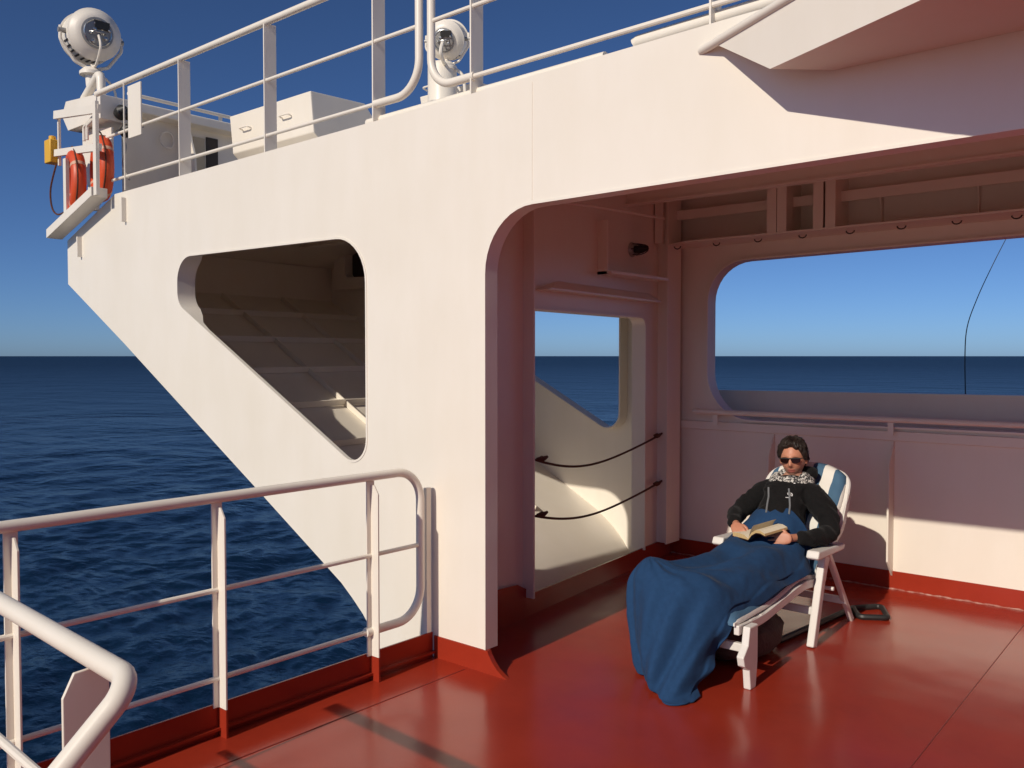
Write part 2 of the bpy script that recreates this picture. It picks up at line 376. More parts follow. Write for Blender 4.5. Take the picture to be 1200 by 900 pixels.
# simpler clean outline of the same opening
hole1 = rounded_poly([(-6.42, 2.505), (-6.42, 2.13), (-4.157, .97), (-4.157, 2.475)], [.20, .16, .15, .30])
def densify(P, step=.12):
    out = []
    for i, a in enumerate(P):
        c = P[(i + 1) % len(P)]; n_ = max(1, int(math.hypot(c[0] - a[0], c[1] - a[1]) / step))
        out += [(a[0] + (c[0] - a[0]) * k / n_, a[1] + (c[1] - a[1]) * k / n_) for k in range(n_)]
    return out
hole1 = densify(hole1)
W1 = empty('wing_support_wall', (-3.4, Y1, 0), 'sunlit white steel wall with a rounded three-cornered opening, flaring out over the sea', 'wall')
b = MB(); b.plate(w1_poly, [hole1], lambda u, v: Vector((u, Y1, v)), (0, .022, 0)); b.build('wall_plate', WHITE, W1, ang=20)
b = MB()
off = inset_fn(hole1, .014)
b.ribbon([(u, Y1 - .004, v) for u, v in hole1], lambda i: Vector((off[i].x, 0, off[i].y)), [(0, .03 + .12 * (lambda t: t * t * (3 - 2 * t))(max(0, min(1, (-6.05 - u) / .30))), 0) for u, v in hole1], closed=True)
b.build('opening_frame', WHITE, W1)
b = MB()
op = open_arc[:]; op[0] = (-3.18, .125)
off2 = inset_fn(op, .014, closed=False)
b.ribbon([(u, Y1 - .003, v) for i, (u, v) in enumerate(op)], lambda i: Vector((off2[i].x, 0, off2[i].y)), (0, .10, 0))
b.build('edge_flange', WHITE, W1)
# red base band (slightly proud), with a flared toe at the corner
b = MB(); b.box(-3.572, -3.172, Y1 - .008, Y1 + .03, 0, .125)
b.plate([(-3.172, .125), (-3.172, .0), (-3.02, .0), (-3.05, .012), (-3.09, .035), (-3.125, .07), (-3.15, .105), (-3.16, .125)], [], lambda u, v: Vector((u, Y1 - .008, v)), (0, .03, 0))
b.build('base_band', RED, W1, smooth=False)
# vertical weld lines on the plate
b = MB()
for x in (-2.855,):
    b.box(x - .003, x + .003, Y1 - .0025, Y1, 2.53 if x > -3 else .55, 3.13)
b.build('weld_line', WHITE, W1, smooth=False)

# ------------------------------------------------------------------ forward bulkhead with long window
SH = -.30
w2_poly = [(u + SH, v) for u, v in w1_out[:-2]] + [(-3.93, -.95), (-3.93, 0), (4.6, 0), (4.6, 3.22), (-8.0, 3.12)]
win = rounded_poly([(-3.556, 2.52), (-3.556, 1.19), (3.3, 1.22), (3.3, 2.60)], [.34, .40, .35, .35])
hole2 = [(u - .22, v) for u, v in hole1]
end_hole = rounded_poly([(-8.25, 2.98), (-8.25, 2.66), (-7.35, 2.62), (-7.35, 2.98)], [.06, .06, .06, .06], 4)
W2 = empty('forward_bulkhead', (-2, Y2, 0), 'shaded white bulkhead with a long rounded window opening behind the deck chair', 'wall')
b = MB(); b.plate(w2_poly, [win, hole2], lambda u, v: Vector((u, Y2, v)), (0, .022, 0)); b.build('wall_plate', WHITE, W2, ang=20)
b = MB(); offw = inset_fn(win, .014)
b.ribbon([(u, Y2 - .05, v) for u, v in win], lambda i: Vector((offw[i].x, 0, offw[i].y)), (0, .14, 0), closed=True); b.build('window_frame', WHITE, W2)
b = MB(); off = inset_fn(hole2, .014)
b.ribbon([(u, Y2 - .12, v) for u, v in hole2], lambda i: Vector((off[i].x, 0, off[i].y)), (0, .125, 0), closed=True); b.build('opening_frame', WHITE, W2)
b = MB(); b.box(-3.915, 4.6, Y2 - .010, Y2, 0, .135); b.build('base_band', RED, W2, smooth=False)
b = MB(); b.tube([(x, Y2 - .014, .003 + .002 * math.sin(x * 40)) for x in np.linspace(-3.9, 4.6, 400)], [.006 + .002 * math.sin(i * 2.1) for i in range(400)], 6); b.build('weld_bead', WORN, W2)
b = MB(); b.box(-3.90, 4.6, Y2 - .035, Y2 - .0, 1.105, 1.175); b.build('sill_stringer', WHITE, W2, bevel=.004)
for x in (-2.975, -2.05, -1.1, -.1, .9):           # tapered stiffeners under the window
    b = MB()
    b.plate([(Y2, 1.10), (Y2 - .012, 1.09), (Y2 - .12, .93), (Y2 - .12, .22), (Y2 - .01, .10), (Y2, .10)], [], lambda u, v: Vector((x, u, v)), (.014, 0, 0))
    b.build('stiffener', WHITE, W2, bevel=.002)
# girder flange over the window, web, brackets, stringer
b = MB()
b.plate([(-4.15, Y2), (-3.98, Y2 - .17), (-3.6, Y2 - .36), (4.6, Y2 - .36), (4.6, Y2)], [], lambda u, v: Vector((u, v, 2.655)), (0, 0, .014)); b.build('girder_flange', WHITE, W2, smooth=False)
b = MB(); b.box(-3.9, 4.6, Y2 - .14, Y2 - .0, 2.945, 2.957); b.box(-3.9, 4.6, Y2 - .152, Y2 - .14, 2.88, 2.957); b.build('stringer', WHITE, W2, smooth=False)
for x in (-3.96, -3.85, -2.86, -2.78, -2.50, -2.41):
    b = MB(); b.box(x, x + .014, Y2 - .34, Y2, 2.669, 3.12); b.box(x - .03, x + .044, Y2 - .352, Y2 - .34, 2.669, 3.12); b.build('web_bracket', WHITE, W2, smooth=False)
for x in (-2.15, -1.5, -.85, -.2):
    b = MB(); b.plate([(Y2, 2.669), (Y2, 2.945), (Y2 - .13, 2.945), (Y2 - .07, 2.90), (Y2 - .05, 2.85), (Y2 - .05, 2.669)], [], lambda u, v: Vector((x, u, v)), (.012, 0, 0)); b.build('web_bracket', WHITE, W2, smooth=False)
for i in range(9):                                   # small lashing eyes under the flange
    x = -3.75 + .36 * i
    b = MB(); b.tube([(x + .03 * math.cos(t), Y2 - .20, 2.652 - .022 * math.sin(t)) for t in np.linspace(0, math.pi, 7)], .005, 6); b.build('lashing_eye', HOLEM, W2)

# outer windscreen bulwark forward of the bulkhead
b = MB(); b.hexa([(-4.0, 7.2, 0), (4.6, 7.2, 0), (4.6, 7.24, 0), (-4.0, 7.24, 0), (-4.0, 7.2, 1.42), (4.6, 7.2, 1.49), (4.6, 7.24, 1.49), (-4.0, 7.24, 1.42)])
tag(b.build('outer_bulwark', WHITE, smooth=False, loc=(0, 0, 0)), 'low white bulwark just outside the long window opening', 'wall')

# pipe rail below the window
hr = empty('window_handrail', (-2.4, Y2 - .12, 1.27), 'thin white pipe handrail running along the bottom of the long window', 'handrail')
b = MB(); b.tube(roundpath([(-3.64, Y2 - .01, 1.262), (-3.64, Y2 - .13, 1.262), (4.4, Y2 - .13, 1.285)], .05), .021); b.build('rail_pipe', WHITE, hr)
for x in (-3.43, -2.03, -.6, .9):
    b = MB(); b.box(x - .02, x + .02, Y2 - .125, Y2 - .117, 1.155, 1.26); b.build('rail_bracket', WHITE, hr, smooth=False)

# ------------------------------------------------------------------ ship-side wall between the two, with a doorway-like opening
SW = empty('side_wall', (-3.7, 5, 0), 'shaded white side wall with a rope-closed opening over the sea, between column and bulkhead', 'wall')
def s3(u, v): return Vector((side_x(u), u, v))
dopen = [(4.50, .12), (6.19, .12)] + [(6.19 - .08 + .08 * math.cos(R(a)), 1.96 + .08 * math.sin(R(a))) for a in range(0, 91, 15)] + [(4.50, 2.04)]
b = MB(); b.plate([(Y1 + .022, -.3), (Y2, -.3), (Y2, 3.12), (Y1 + .022, 3.12)], [dopen], s3, (-.014, .0, 0)); b.build('wall_plate', WHITE, SW, ang=20)
b = MB(); b.ribbon([s3(u, v) + Vector((.03, 0, 0)) for u, v in dopen[1:-1] + [(4.50, 2.04), (4.50, .12)]], lambda i: Vector((0, 0.0, 0)) + (lambda o: Vector((0, o.x, o.y)))(inset_fn(dopen[1:-1] + [(4.50, 2.04), (4.50, .12)], -.014, closed=False)[i]), (-.13, 0, 0)); b.build('opening_frame', WHITE, SW)
b = MB()
b.hexa([s3(3.53, 0) + Vector((.02, 0, 0)), s3(6.73, 0) + Vector((.02, 0, 0)), s3(6.73, 0), s3(3.53, 0), s3(3.53, .135) + Vector((.012, 0, 0)), s3(6.73, .135) + Vector((.012, 0, 0)), s3(6.73, .135), s3(3.53, .135)])
b.plate([(3.60, .0), (4.42, .0), (4.42, .19), (4.32, .24), (4.05, .26), (3.85, .25), (3.60, .16)], [], lambda u, v: s3(u, v) + Vector((.022, 0, 0)), (.006, 0, 0))
b.build('base_band', RED, SW, smooth=False)
b = MB()                                              # vertical frames either side
for y, d in ((4.42, .09), (6.48, .10)):
    p = s3(y, 0); b.box(p.x, p.x + d, y, y + .014, .135, 3.12)
p = s3(6.45, 0); b.box(p.x + .10, p.x + .114, 6.44, 6.66, .135, 3.12)
b.build('frame_rib', WHITE, SW, smooth=False)
b = MB(); b.hexa([s3(4.55, 2.17), s3(6.3, 2.17), s3(6.3, 2.17) + Vector((.12, 0, 0)), s3(4.55, 2.17) + Vector((.12, 0, 0)), s3(4.85, 2.25), s3(6.3, 2.25), s3(6.3, 2.182) + Vector((.12, 0, 0)), s3(4.6, 2.182) + Vector((.12, 0, 0))]); b.build('lintel_ledge', WHITE, SW, smooth=False)
b = MB(); b.box(-3.80, -3.66, 5.42, 6.25, 2.34, 2.36); b.box(-3.80, -3.70, 5.42, 5.44, 2.34, 2.74); b.build('pipe_casing', WHITE, SW, smooth=False)
b = MB(); b.tube([(-3.62, 4.45, 2.76), (-3.64, 5.2, 2.80), (-3.68, 6.2, 2.84)], .012, 8); b.build('cable_pipe', WHITE, SW)
bk = empty('deck_lamp_fitting', (-3.78, 5.98, 2.58), 'small dark caged fitting high on the side wall above the roped opening', 'wall lamp')
b = MB(); b.lathe([(.055, 0), (.06, .02), (.045, .05)], Matrix.Translation((-3.86, 5.98, 2.58)) @ Matrix.Rotation(R(90), 4, 'Y')); b.build('base_disc', GREY, bk)
b = MB(); b.lathe([(.03, .0), (.035, .06), (.02, .10), (.002, .11)], Matrix.Translation((-3.81, 5.98, 2.58)) @ Matrix.Rotation(R(90), 4, 'Y')); b.build('lamp_glass', DARK, bk)
b = MB()
for k in range(3): b.tube([(-3.82 + .13 * math.sin(t), 5.98 + .05 * math.cos(t) * math.cos(k * 1.05), 2.58 + .05 * math.cos(t) * math.sin(k * 1.05)) for t in np.linspace(0, math.pi, 9)], .004, 6)
b.build('lamp_cage', DARK, bk)

# ropes across the opening
def rope(y0, z0, y1, z1, sag, label):
    pts = []
    for i in range(41):
        t = i / 40; y = y0 + (y1 - y0) * t; z = z0 + (z1 - z0) * t - sag * (1 - (2 * t - 1) ** 2) - .25 * sag * math.sin(math.pi * t * 2) * .6
        pts.append((side_x(y) + .05 + .0 * t, y, z))
    o = empty('rope', pts[20], label, 'rope', 'safety ropes across the side opening')
    b = MB(); b.tube(pts, .0085, 8); b.build('rope_line', ROPE, o)
    for y, z in ((y0 + .07, z0 - .0), (y1 - .10, z1 - .01)):
        b = MB(); x = side_x(y) + .055
        b.tube([(x, y - .05, z + .005), (x, y - .02, z), (x, y, z), (x, y + .02, z), (x, y + .06, z + .01)], [.009, .018, .022, .017, .009], 8); b.build('knot', ROPE, o)
rope(4.50, 1.04, 6.47, 1.07, .115, 'upper of the two brown ropes hanging across the side opening')
rope(4.50, .665, 6.47, .665, .10, 'lower of the two brown ropes hanging across the side opening')

# ------------------------------------------------------------------ sloping underside of the wing, with stiffeners, and wing deck
UN = empty('wing_underside', (-6, 5.1, 0), 'sloping white steel plating with stiffeners closing the wing from below, seen through the openings', 'hull plating')
low = w1_out[1:-2]
b = MB(); rows = []
for (u, v) in low:
    rows.append((Vector((u, Y1 + .022, v)), Vector((u + SH, Y2, v))))
def _pn(i):
    a_ = rows[max(i - 1, 0)][0]; c_ = rows[min(i + 1, len(rows) - 1)][0]; n_ = (c_ - a_).cross(rows[i][1] - rows[i][0]).normalized()
    return (n_ if n_.z > 0 else -n_) * .012
b.ribbon([r_[0] for r_ in rows], _pn, [r_[1] - r_[0] for r_ in rows])
b.build('bottom_plating', WHITE, UN, ang=50)
b = MB(); b.hexa([(-8.38, Y1 + .022, 2.392), (-8.366, Y1 + .022, 2.392), (-8.666, Y2, 2.392), (-8.68, Y2, 2.392), (-8.38, Y1 + .022, 2.79), (-8.366, Y1 + .022, 2.79), (-8.666, Y2, 2.79), (-8.68, Y2, 2.79)]); b.hexa([(-8.38, Y1 + .022, 2.79), (-8.68, Y2, 2.79), (-7.73, Y2, 3.095), (-7.43, Y1 + .022, 3.095), (-8.38, Y1 + .022, 2.80), (-8.68, Y2, 2.80), (-7.73, Y2, 3.107), (-7.43, Y1 + .022, 3.107)]); b.build('end_plating', WHITE, UN, smooth=False)
def low_z(u):
    for (a, za), (c, zc) in zip(low, low[1:]):
        if a <= u <= c: return za + (zc - za) * (u - a) / (c - a)
    return low[-1][1]
for u in (-7.9, -7.35, -6.8, -6.25, -5.7):
    z = low_z(u)
    b = MB(); d = Vector((SH, Y2 - Y1, 0)); n_ = Vector((.47, 0, .88)).normalized(); p = Vector((u, Y1 + .18, z)) + n_ * .012
    q = Vector((u + SH, Y2 - .01, z)) + n_ * .012; t_ = Vector((.88, 0, -.47)).normalized() * .010
    b.hexa([p, q, q + t_, p + t_, p + n_ * .06, q + n_ * .06, q + t_ + n_ * .06, p + t_ + n_ * .06]); b.build('stiffener', WHITE, UN, smooth=False)
for y, hh in ((4.35, .03), (5.1, .05), (5.9, .05)):                # sloping girders across the stiffeners
    b = MB(); s_ = SH * (y - Y1) / (Y2 - Y1); n_ = Vector((.47, 0, .88)).normalized()
    us = [-8.3, -7.302, -5.365, -4.568]
    for a, c in zip(us, us[1:]):
        p = Vector((a + s_, y, low_z(a))) + n_ * .012; q = Vector((c + s_, y, low_z(c))) + n_ * .012; t_ = Vector((0, .012, 0))
        b.hexa([p, q, q + t_, p + t_, p + n_ * hh, q + n_ * hh, q + t_ + n_ * hh, p + t_ + n_ * hh])
    b.build('girder', WHITE, UN, smooth=False)
# small framed recess at the wing end; a dark backing plate paints its shade
b = MB(); b.plate([(-8.45, 2.52), (-7.05, 2.50), (-7.05, 3.05), (-8.45, 3.05)], [end_hole], lambda u, v: Vector((u, Y2 - .13, v)), (0, .12, 0)); b.build('end_frame', WHITE, UN, smooth=False)
b = MB(); b.plate([(-8.3, 2.6), (-7.3, 2.58), (-7.3, 3.02), (-8.3, 3.02)], [], lambda u, v: Vector((u, Y2 - .012, v)), (0, .008, 0)); b.box(-7.95, -7.9, Y2 - .09, Y2 - .02, 2.6, 3.0); b.build('recess_shade', HOLEM, UN, smooth=False)

WD = empty('wing_deck', (-2, 5, 3.12), 'upper bridge wing deck forming the ceiling over the side deck', 'deck')
b = MB(); b.hexa([(-7.42, Y1 + .022, 3.095), (4.6, Y1 + .022, 3.095), (4.6, 7.3, 3.095), (-7.8, 7.3, 3.095), (-7.43, Y1 + .022, 3.11), (4.6, Y1 + .022, 3.18), (4.6, 7.3, 3.18), (-7.8, 7.3, 3.11)]); b.build('deck_plate', WHITE, WD, smooth=False)
for y in (4.3, 5.1, 5.9):
    b = MB(); b.box(-8.1, 4.6, y, y + .012, 2.93, 3.095); b.box(-8.1, 4.6, y - .04, y + .05, 2.918, 2.93); b.build('deck_beam', WHITE, WD, smooth=False)
# deck extension aft: diagonal fascia, soffit and half-round edge
def dg(t, z): return Vector((-1.88 + .896 * t, Y1 - .004 - .444 * t, z))
b = MB()
A = Vector((-1.83, Y1 - .002, 3.07)); Bp = dg(.44, 2.857)
far = 7.0
b.hexa([Bp, dg(far, 2.87), (4.6, Y1 - .002, 2.87), (-1.30, Y1 - .002, 2.862), dg(.085, 3.068), dg(far, 3.30), (4.6, Y1 - .002, 3.30), (-1.80, Y1 - .002, 3.09)]); b.build('aft_extension', WHITE, WD, smooth=False)
b = MB(); b.tube([dg(-.02, 3.072), dg(.3, 3.083), dg(far, 3.325)], .019, 12); b.build('edge_pipe', WHITE, WD)
# coaming pipe along the wing's aft edge
b = MB()
b.tube([(-4.25, 3.60, 3.175), (-2.47, 3.60, 3.195)], .028, 12); b.tube([(-2.30, 3.60, 3.215), (-2.28, 3.60, 3.225), (-.9, 3.60, 3.26)], .032, 12); b.build('coaming_pipe', WHITE, WD)

# inboard deckhouse wall (out of frame, bounces light) 
DH = empty('deckhouse_wall', (4.6, 0, 0), 'white deckhouse wall on the inboard side of the deck', 'wall')
b = MB(); b.box(4.6, 4.7, -9, 12, 0, 3.1); b.build('wall_plate', WHITE, DH, smooth=False)

# ------------------------------------------------------------------ deck-edge guard railing
GR = empty('guard_railing', (-3.57, 1, 0), 'white pipe guard railing with three rails along the red deck edge, above the sea', 'railing')
X0 = -3.575
rp = roundpath([(X0, -3, 1.08), (X0, 3.375, 1.08), (X0, 3.375, .22), (X0, 2.99, .262)], .17, 10)
rp = roundpath([(X0, -3, 1.08), (X0, 3.39, 1.09), (X0, 3.39, .262), (X0, 2.99, .262)], .17, 10)
b = MB(); b.tube(rp, .024, 16); b.build('top_rail', WHITE, GR)
b = MB(); b.tube([(X0, -3, .668), (X0, 3.38, .668)], .0125, 10); b.build('mid_rail', WHITE, GR)
b = MB(); b.tube([(X0, -3, .262), (X0, 3.0, .262)], .0125, 10); b.build('low_rail', WHITE, GR)
for y in (-1.9, -.8, .25, 1.27, 2.13, 3.03):
    b = MB()
    b.box(X0 - .004, X0 + .004, y - .03, y + .022, .13, 1.065)
    b.plate([(X0 + .004, 1.045), (X0 + .004, .13), (X0 + .062, .13), (X0 + .062, 1.0), (X0 + .03, 1.045)], [], lambda u, v: Vector((u, y - .004, v)), (0, .009, 0))
    po = b.build('post', WHITE, GR, smooth=False, bevel=.0015)
    b = MB(); b.box(X0 + .004, X0 + .064, y - .0045, y + .0055, 0, .13); b.build('post_foot', RED, po, smooth=False)
b = MB(); b.box(X0 - .014, X0 - .004, -6, Y1 - .01, 0, .145); b.box(X0 - .004, X0 + .02, -6, Y1 - .01, 0.028, .04); b.build('kick_plate', RED, GR, smooth=False)
b = MB(); b.box(-3.60, -3.575, 3.44, 3.475, .15, .98); b.build('wall_bracket', WHITE, GR, smooth=False)

# near stair railing
SR = empty('stair_railing', (-1.95, .85, 0), 'thick white bent pipe handrail close by at the lower left, round a stair opening', 'railing')
pth = roundpath([(-3.35, .90, 1.08), (-1.70, .825, 1.08), (-1.74, .30, .56), (-1.74, -.6, -.0)], .06, 8)
b = MB(); b.tube(pth, .024, 18); b.build('hand_rail', WHITE, SR)
b = MB(); b.tube(roundpath([(-3.35, .90, .70), (-1.80, .84, .70), (-1.78, .45, .30)], .05), .0125, 10); b.build('mid_rail', WHITE, SR)
b = MB(); b.plate([(.80, 1.05), (.775, 1.0), (.775, 0), (.875, 0), (.875, 1.055)], [], lambda u, v: Vector((-1.925, u, v)), (.009, 0, 0)); b.build('post', WHITE, SR, smooth=False, bevel=.002)
b = MB(); b.plate([(.86, 1.05), (.835, 1.0), (.835, 0), (.935, 0), (.935, 1.055)], [], lambda u, v: Vector((-3.2, u, v)), (.009, 0, 0)); b.build('post', WHITE, SR, smooth=False, bevel=.002)

# ------------------------------------------------------------------ railings on the wing
def wing_post(parent, x, y=3.53, z0=3.13, z1=4.03, wd=.10, axis='y'):
    b = MB()
    if axis == 'y': b.box(x - .005, x + .005, y - .02, y - .02 + wd, z0, z1)
    else: b.box(x, x + wd, y - .005, y + .005, z0, z1)
    b.build('post', WHITE, parent, smooth=False, bevel=.0015)
WR = empty('wing_railing', (-6, 3.55, 3.14), 'white three-rail guard railing on the left part of the wing, ending in a rounded loop', 'railing')
yr = 3.55
b = MB(); b.tube(roundpath([(-7.86, yr, 4.04), (-3.74, yr, 4.03), (-3.74, yr, 3.262), (-4.13, yr, 3.262)], .19, 10), .024, 14); b.build('top_rail', WHITE, WR)
b = MB(); b.tube([(-7.86, yr, 3.63), (-3.75, yr, 3.64)], .0125, 10); b.build('mid_rail', WHITE, WR)
b = MB(); b.tube([(-7.86, yr, 3.245), (-4.12, yr, 3.262)], .0125, 10); b.build('low_rail', WHITE, WR)
for x in (-6.42, -5.27, -4.13): wing_post(WR, x, yr)
wing_post(WR, -7.83, yr, wd=.012)
wing_post(WR, -7.32, yr, wd=.012)
b = MB(); b.box(-7.24, -7.02, yr - .02, yr - .01, 3.55, 3.98); b.build('sign_plate', WHITE, WR, smooth=False)
WR2 = empty('wing_railing', (-2.5, 3.55, 3.14), 'white guard railing on the right part of the wing, starting at a rounded vertical pipe', 'railing')
b = MB(); b.tube(roundpath([(-1.0, yr, 4.04), (-3.64, yr, 4.03), (-3.64, yr, 3.262), (-3.30, yr, 3.262)], .19, 10), .024, 14); b.build('top_rail', WHITE, WR2)
b = MB(); b.tube([(-3.63, yr, 3.64), (-1.0, yr, 3.66)], .0125, 10); b.build('mid_rail', WHITE, WR2)
b = MB(); b.tube([(-3.31, yr, 3.262), (-1.0, yr, 3.285)], .0135, 10); b.build('low_rail', WHITE, WR2)
for x in (-3.315, -1.87): wing_post(WR2, x, yr)

# ------------------------------------------------------------------ wing-end windbreak
WE = empty('windbreak', (-8.3, 5, 3.1), 'shaded white windbreak wall with capping and thin top rail at the far wing end', 'wall')
b = MB(); b.box(-8.34, -8.30, 4.0, 7.2, 3.11, 4.06); b.build('wall_plate', WHITE, WE, smooth=False)
b = MB(); b.box(-8.40, -8.12, 3.95, 7.2, 4.04, 4.13); b.build('capping', WHITE, WE, bevel=.01)
b = MB(); b.tube([(-8.2, 4.0, 4.215), (-8.2, 7.2, 4.20)], .018, 10); b.build('rail_pipe', WHITE, WE)
for y in (4.05, 4.95, 5.9): b = MB(); b.box(-8.205, -8.195, y, y + .04, 4.13, 4.2); b.build('rail_stub', WHITE, WE, smooth=False)
b = MB(); b.plate([(-8.3, 4.06), (-8.3, 3.11), (-7.95, 3.11), (-8.0, 3.7), (-8.12, 4.0), (-8.12, 4.06)], [], lambda u, v: Vector((u, 4.56, v)), (0, .02, 0)); b.build('knee_bracket', WHITE, WE, smooth=False)
b = MB(); b.tube([(-8.27 + .03 * abs(math.sin(a)), 4.42 + .07 * math.cos(a), 3.86 + .08 * math.sin(a)) for a in np.linspace(0, 6.283, 17)[:-1]], .010, 6, closed=True); b.build('grip_ring', WHITE, WE)
b = MB(); b.box(-8.30, -8.285, 4.86, 4.99, 3.5, 3.98); b.build('dark_panel', HOLEM, WE, smooth=False)
b = MB(); b.box(-8.30, -8.288, 4.72, 4.84, 3.45, 3.96); b.build('lit_face_panel', LITFACE, WE, smooth=False)  # strip coloured as the sunlit part of the bulwark face
b = MB(); b.box(-8.30, 4.6, 7.2, 7.24, 3.11, 3.6); tag(b.build('wing_front_bulwark', WHITE, smooth=False), 'low white bulwark along the forward side of the wing', 'wall')

# ------------------------------------------------------------------ lockers (consoles) on the wing
def locker(x0, x1, y0, zt, label, slope=.25, grp='white lockers on the wing deck'):
    o = empty('locker', ((x0 + x1) / 2, y0, 3.12), label, 'locker', grp)
    b = MB(); d = .95
    b.plate([(y0 + .10, 3.12), (y0 + d - .1, 3.12), (y0 + d - .1, 3.50), (y0 + d, 3.55), (y0 + d * .62, zt + .02), (y0, zt), (y0 + .03, 3.60), (y0 + .10, 3.54)], [], lambda u, v: Vector((x0, u, v)), (x1 - x0, 0, 0))
    b.build('cabinet', WHITE, o, smooth=False, bevel=.008)
    b = MB(); b.box(x0 + .03, x1 - .03, y0 + .085, y0 + .099, 3.545, 3.585); b.build('painted_gap_shade', HOLEM, o, smooth=False)  # dark strip painted in for the shade under the lid edge
    for t in (.22, .72):
        xc = x0 + (x1 - x0) * t
        b = MB(); b.tube(roundpath([(xc - .07, y0 + .02, 3.78), (xc - .07, y0 - .03, 3.79), (xc + .06, y0 - .03, 3.79), (xc + .06, y0 + .02, 3.78)], .02, 4), .007, 8); b.build('handle', WHITE, o)
    b = MB(); b.lathe([(.05, 0), (.055, .02), (.02, .05)], Matrix.Translation((x1, y0 + .12, 3.50)) @ Matrix.Rotation(R(90), 4, 'Y'), 16); b.build('lamp', STEEL, o)
    return o
locker(-7.27, -6.05, 4.5, 3.935, 'long white locker with two handles on the wing deck behind the railing posts')
locker(-5.0, -4.40, 4.75, 3.74, 'small white locker behind the searchlight pole on the wing')

# ------------------------------------------------------------------ searchlights
def searchlight(loc, r, az, el, label, cable=True):
    o = empty('searchlight', loc, label, 'searchlight', 'searchlights on the wing')
    c = Vector(loc) + Vector((0, 0, r * 1.75))
    ax = Vector((math.cos(R(az)) * math.cos(R(el)), math.sin(R(az)) * math.cos(R(el)), math.sin(R(el))))   # towards the back of the lamp
    q = ax.to_track_quat('Z', 'Y').to_matrix().to_4x4(); M = Matrix.Translation(c) @ q
    b = MB(); b.lathe([(r * .80, -r * .80), (r * .96, -r * .78), (r * 1.02, -r * .70), (r * 1.02, -r * .62), (r * .95, -r * .60), (r * .95, r * .35), (r * 1.0, r * .37), (r * 1.0, r * .45), (r * .92, r * .50), (r * .80, r * .66), (r * .62, r * .74)], M, 40); dr = b.build('drum', WHITE, o)
    b = MB(); b.lathe([(r * .58, r * .745), (r * .60, r * .80), (r * .50, r * .82)], M, 32); b.build('back_cover', GREY, dr)
    b = MB(); b.lathe([(r * .74, -r * .82), (r * .78, -r * .80), (r * .6, -r * .80)], M, 32); b.build('lens', GLASSD, dr)
    b = MB(); X_, Y_ = q.col[0].xyz, q.col[1].xyz
    cc = c + ax * r * .83
    b.bar(cc + Y_ * r * .30 - X_ * .12 * r, cc + Y_ * r * .30 + X_ * r * .42, r * .30, r * .16, ax); b.build('terminal_box', DARK, dr)
    b = MB()
    for k in range(9):
        a = k * 2.4; d = r * (.14 + .036 * k); p = cc + X_ * d * math.cos(a) + Y_ * d * math.sin(a)
        b.tube([p - ax * r * .05, p + ax * r * (.03 + .05 * (k % 3)), p + ax * r * (.05 + .05 * (k % 3))], [r * (.05 + .02 * (k % 2))] * 2 + [r * .02], 10)
    b.tube(catmull([cc + X_ * r * .3, cc + X_ * r * .15 + ax * r * .18, cc - X_ * r * .15 + ax * r * .16, cc - X_ * r * .3], 5), r * .03, 7)
    b.tube([cc + (X_ * math.cos(t) + Y_ * math.sin(t)) * r * .5 + ax * r * .0 for t in np.linspace(0, 2 * math.pi, 25)[:-1]], r * .03, 6, closed=True)
    b.build('fittings', STEEL, dr)
    b = MB()
    for k in range(9):                                                          # ventilation louvres low on the drum
        a = R(200 + k * 13); p = c + (X_ * math.cos(a) + Y_ * math.sin(a)) * r * .955 - ax * r * .1
        b.bar(p - ax * r * .25, p + ax * r * .25, r * .07, r * .03, (p - c))
    b.build('louvres', HOLEM, dr)
    side = Vector((-ax.y, ax.x, 0)).normalized(); base = c - Vector((0, 0, r * 1.55))
    b = MB(); pts = [c + side * r * 1.13 + Vector((0, 0, .04)), c + side * r * 1.15 - Vector((0, 0, r * .35)), c + side * r * .62 - Vector((0, 0, r * 1.12)), base + Vector((0, 0, r * .22)), c - side * r * .62 - Vector((0, 0, r * 1.12)), c - side * r * 1.15 - Vector((0, 0, r * .35)), c - side * r * 1.13 + Vector((0, 0, .04))]
    b.tube(roundpath(pts, r * .3, 5), r * .065, 8)
    b.build('yoke', WHITE, o)
    for sgn in (1, -1): b = MB(); b.tube([c + side * sgn * r * .9, c + side * sgn * r * 1.22], r * .10, 12); b.build('pivot', GREY, o)
    b = MB(); b.lathe([(r * .22, -r * .45), (r * .25, -r * .02), (r * .46, 0), (r * .46, r * .12), (r * .30, r * .28)], Matrix.Translation(base), 20); b.build('swivel_base', WHITE, o)
    if cable:
        b = MB(); b.tube(catmull([cc + ax * .03 - Y_ * r * .1, cc + ax * .08 - Vector((0, 0, r * .6)), c + ax * r * .55 - Vector((0, 0, r * 1.2)), base + Vector((0, 0, .1))], 6), .012, 7)
        b.tube(catmull([base + side * r * .5, base + side * r * .85 - Vector((0, 0, r * .4)), base + side * r * .95 - Vector((0, 0, r * 1.2))], 6), .012, 7); b.build('cable', WHITE, o)
    return o
S1 = searchlight((-8.50, 3.8, 4.345), .238, -8, -6, 'large white searchlight on a yoke at the far left tip of the wing')
S2 = searchlight((-4.45, 4.5, 3.74), .137, -60, -20, 'small searchlight on a thick white pole behind the wing railing')
b = MB(); b.lathe([(.115, 3.12), (.105, 3.14), (.105, 3.80), (.09, 3.82)], Matrix.Translation((-4.50, 4.5, 0)), 24)
tag(b.build('searchlight_pole', WHITE, loc=(-4.5, 4.5, 3.12)), 'thick white round pole carrying the small searchlight', 'pole')

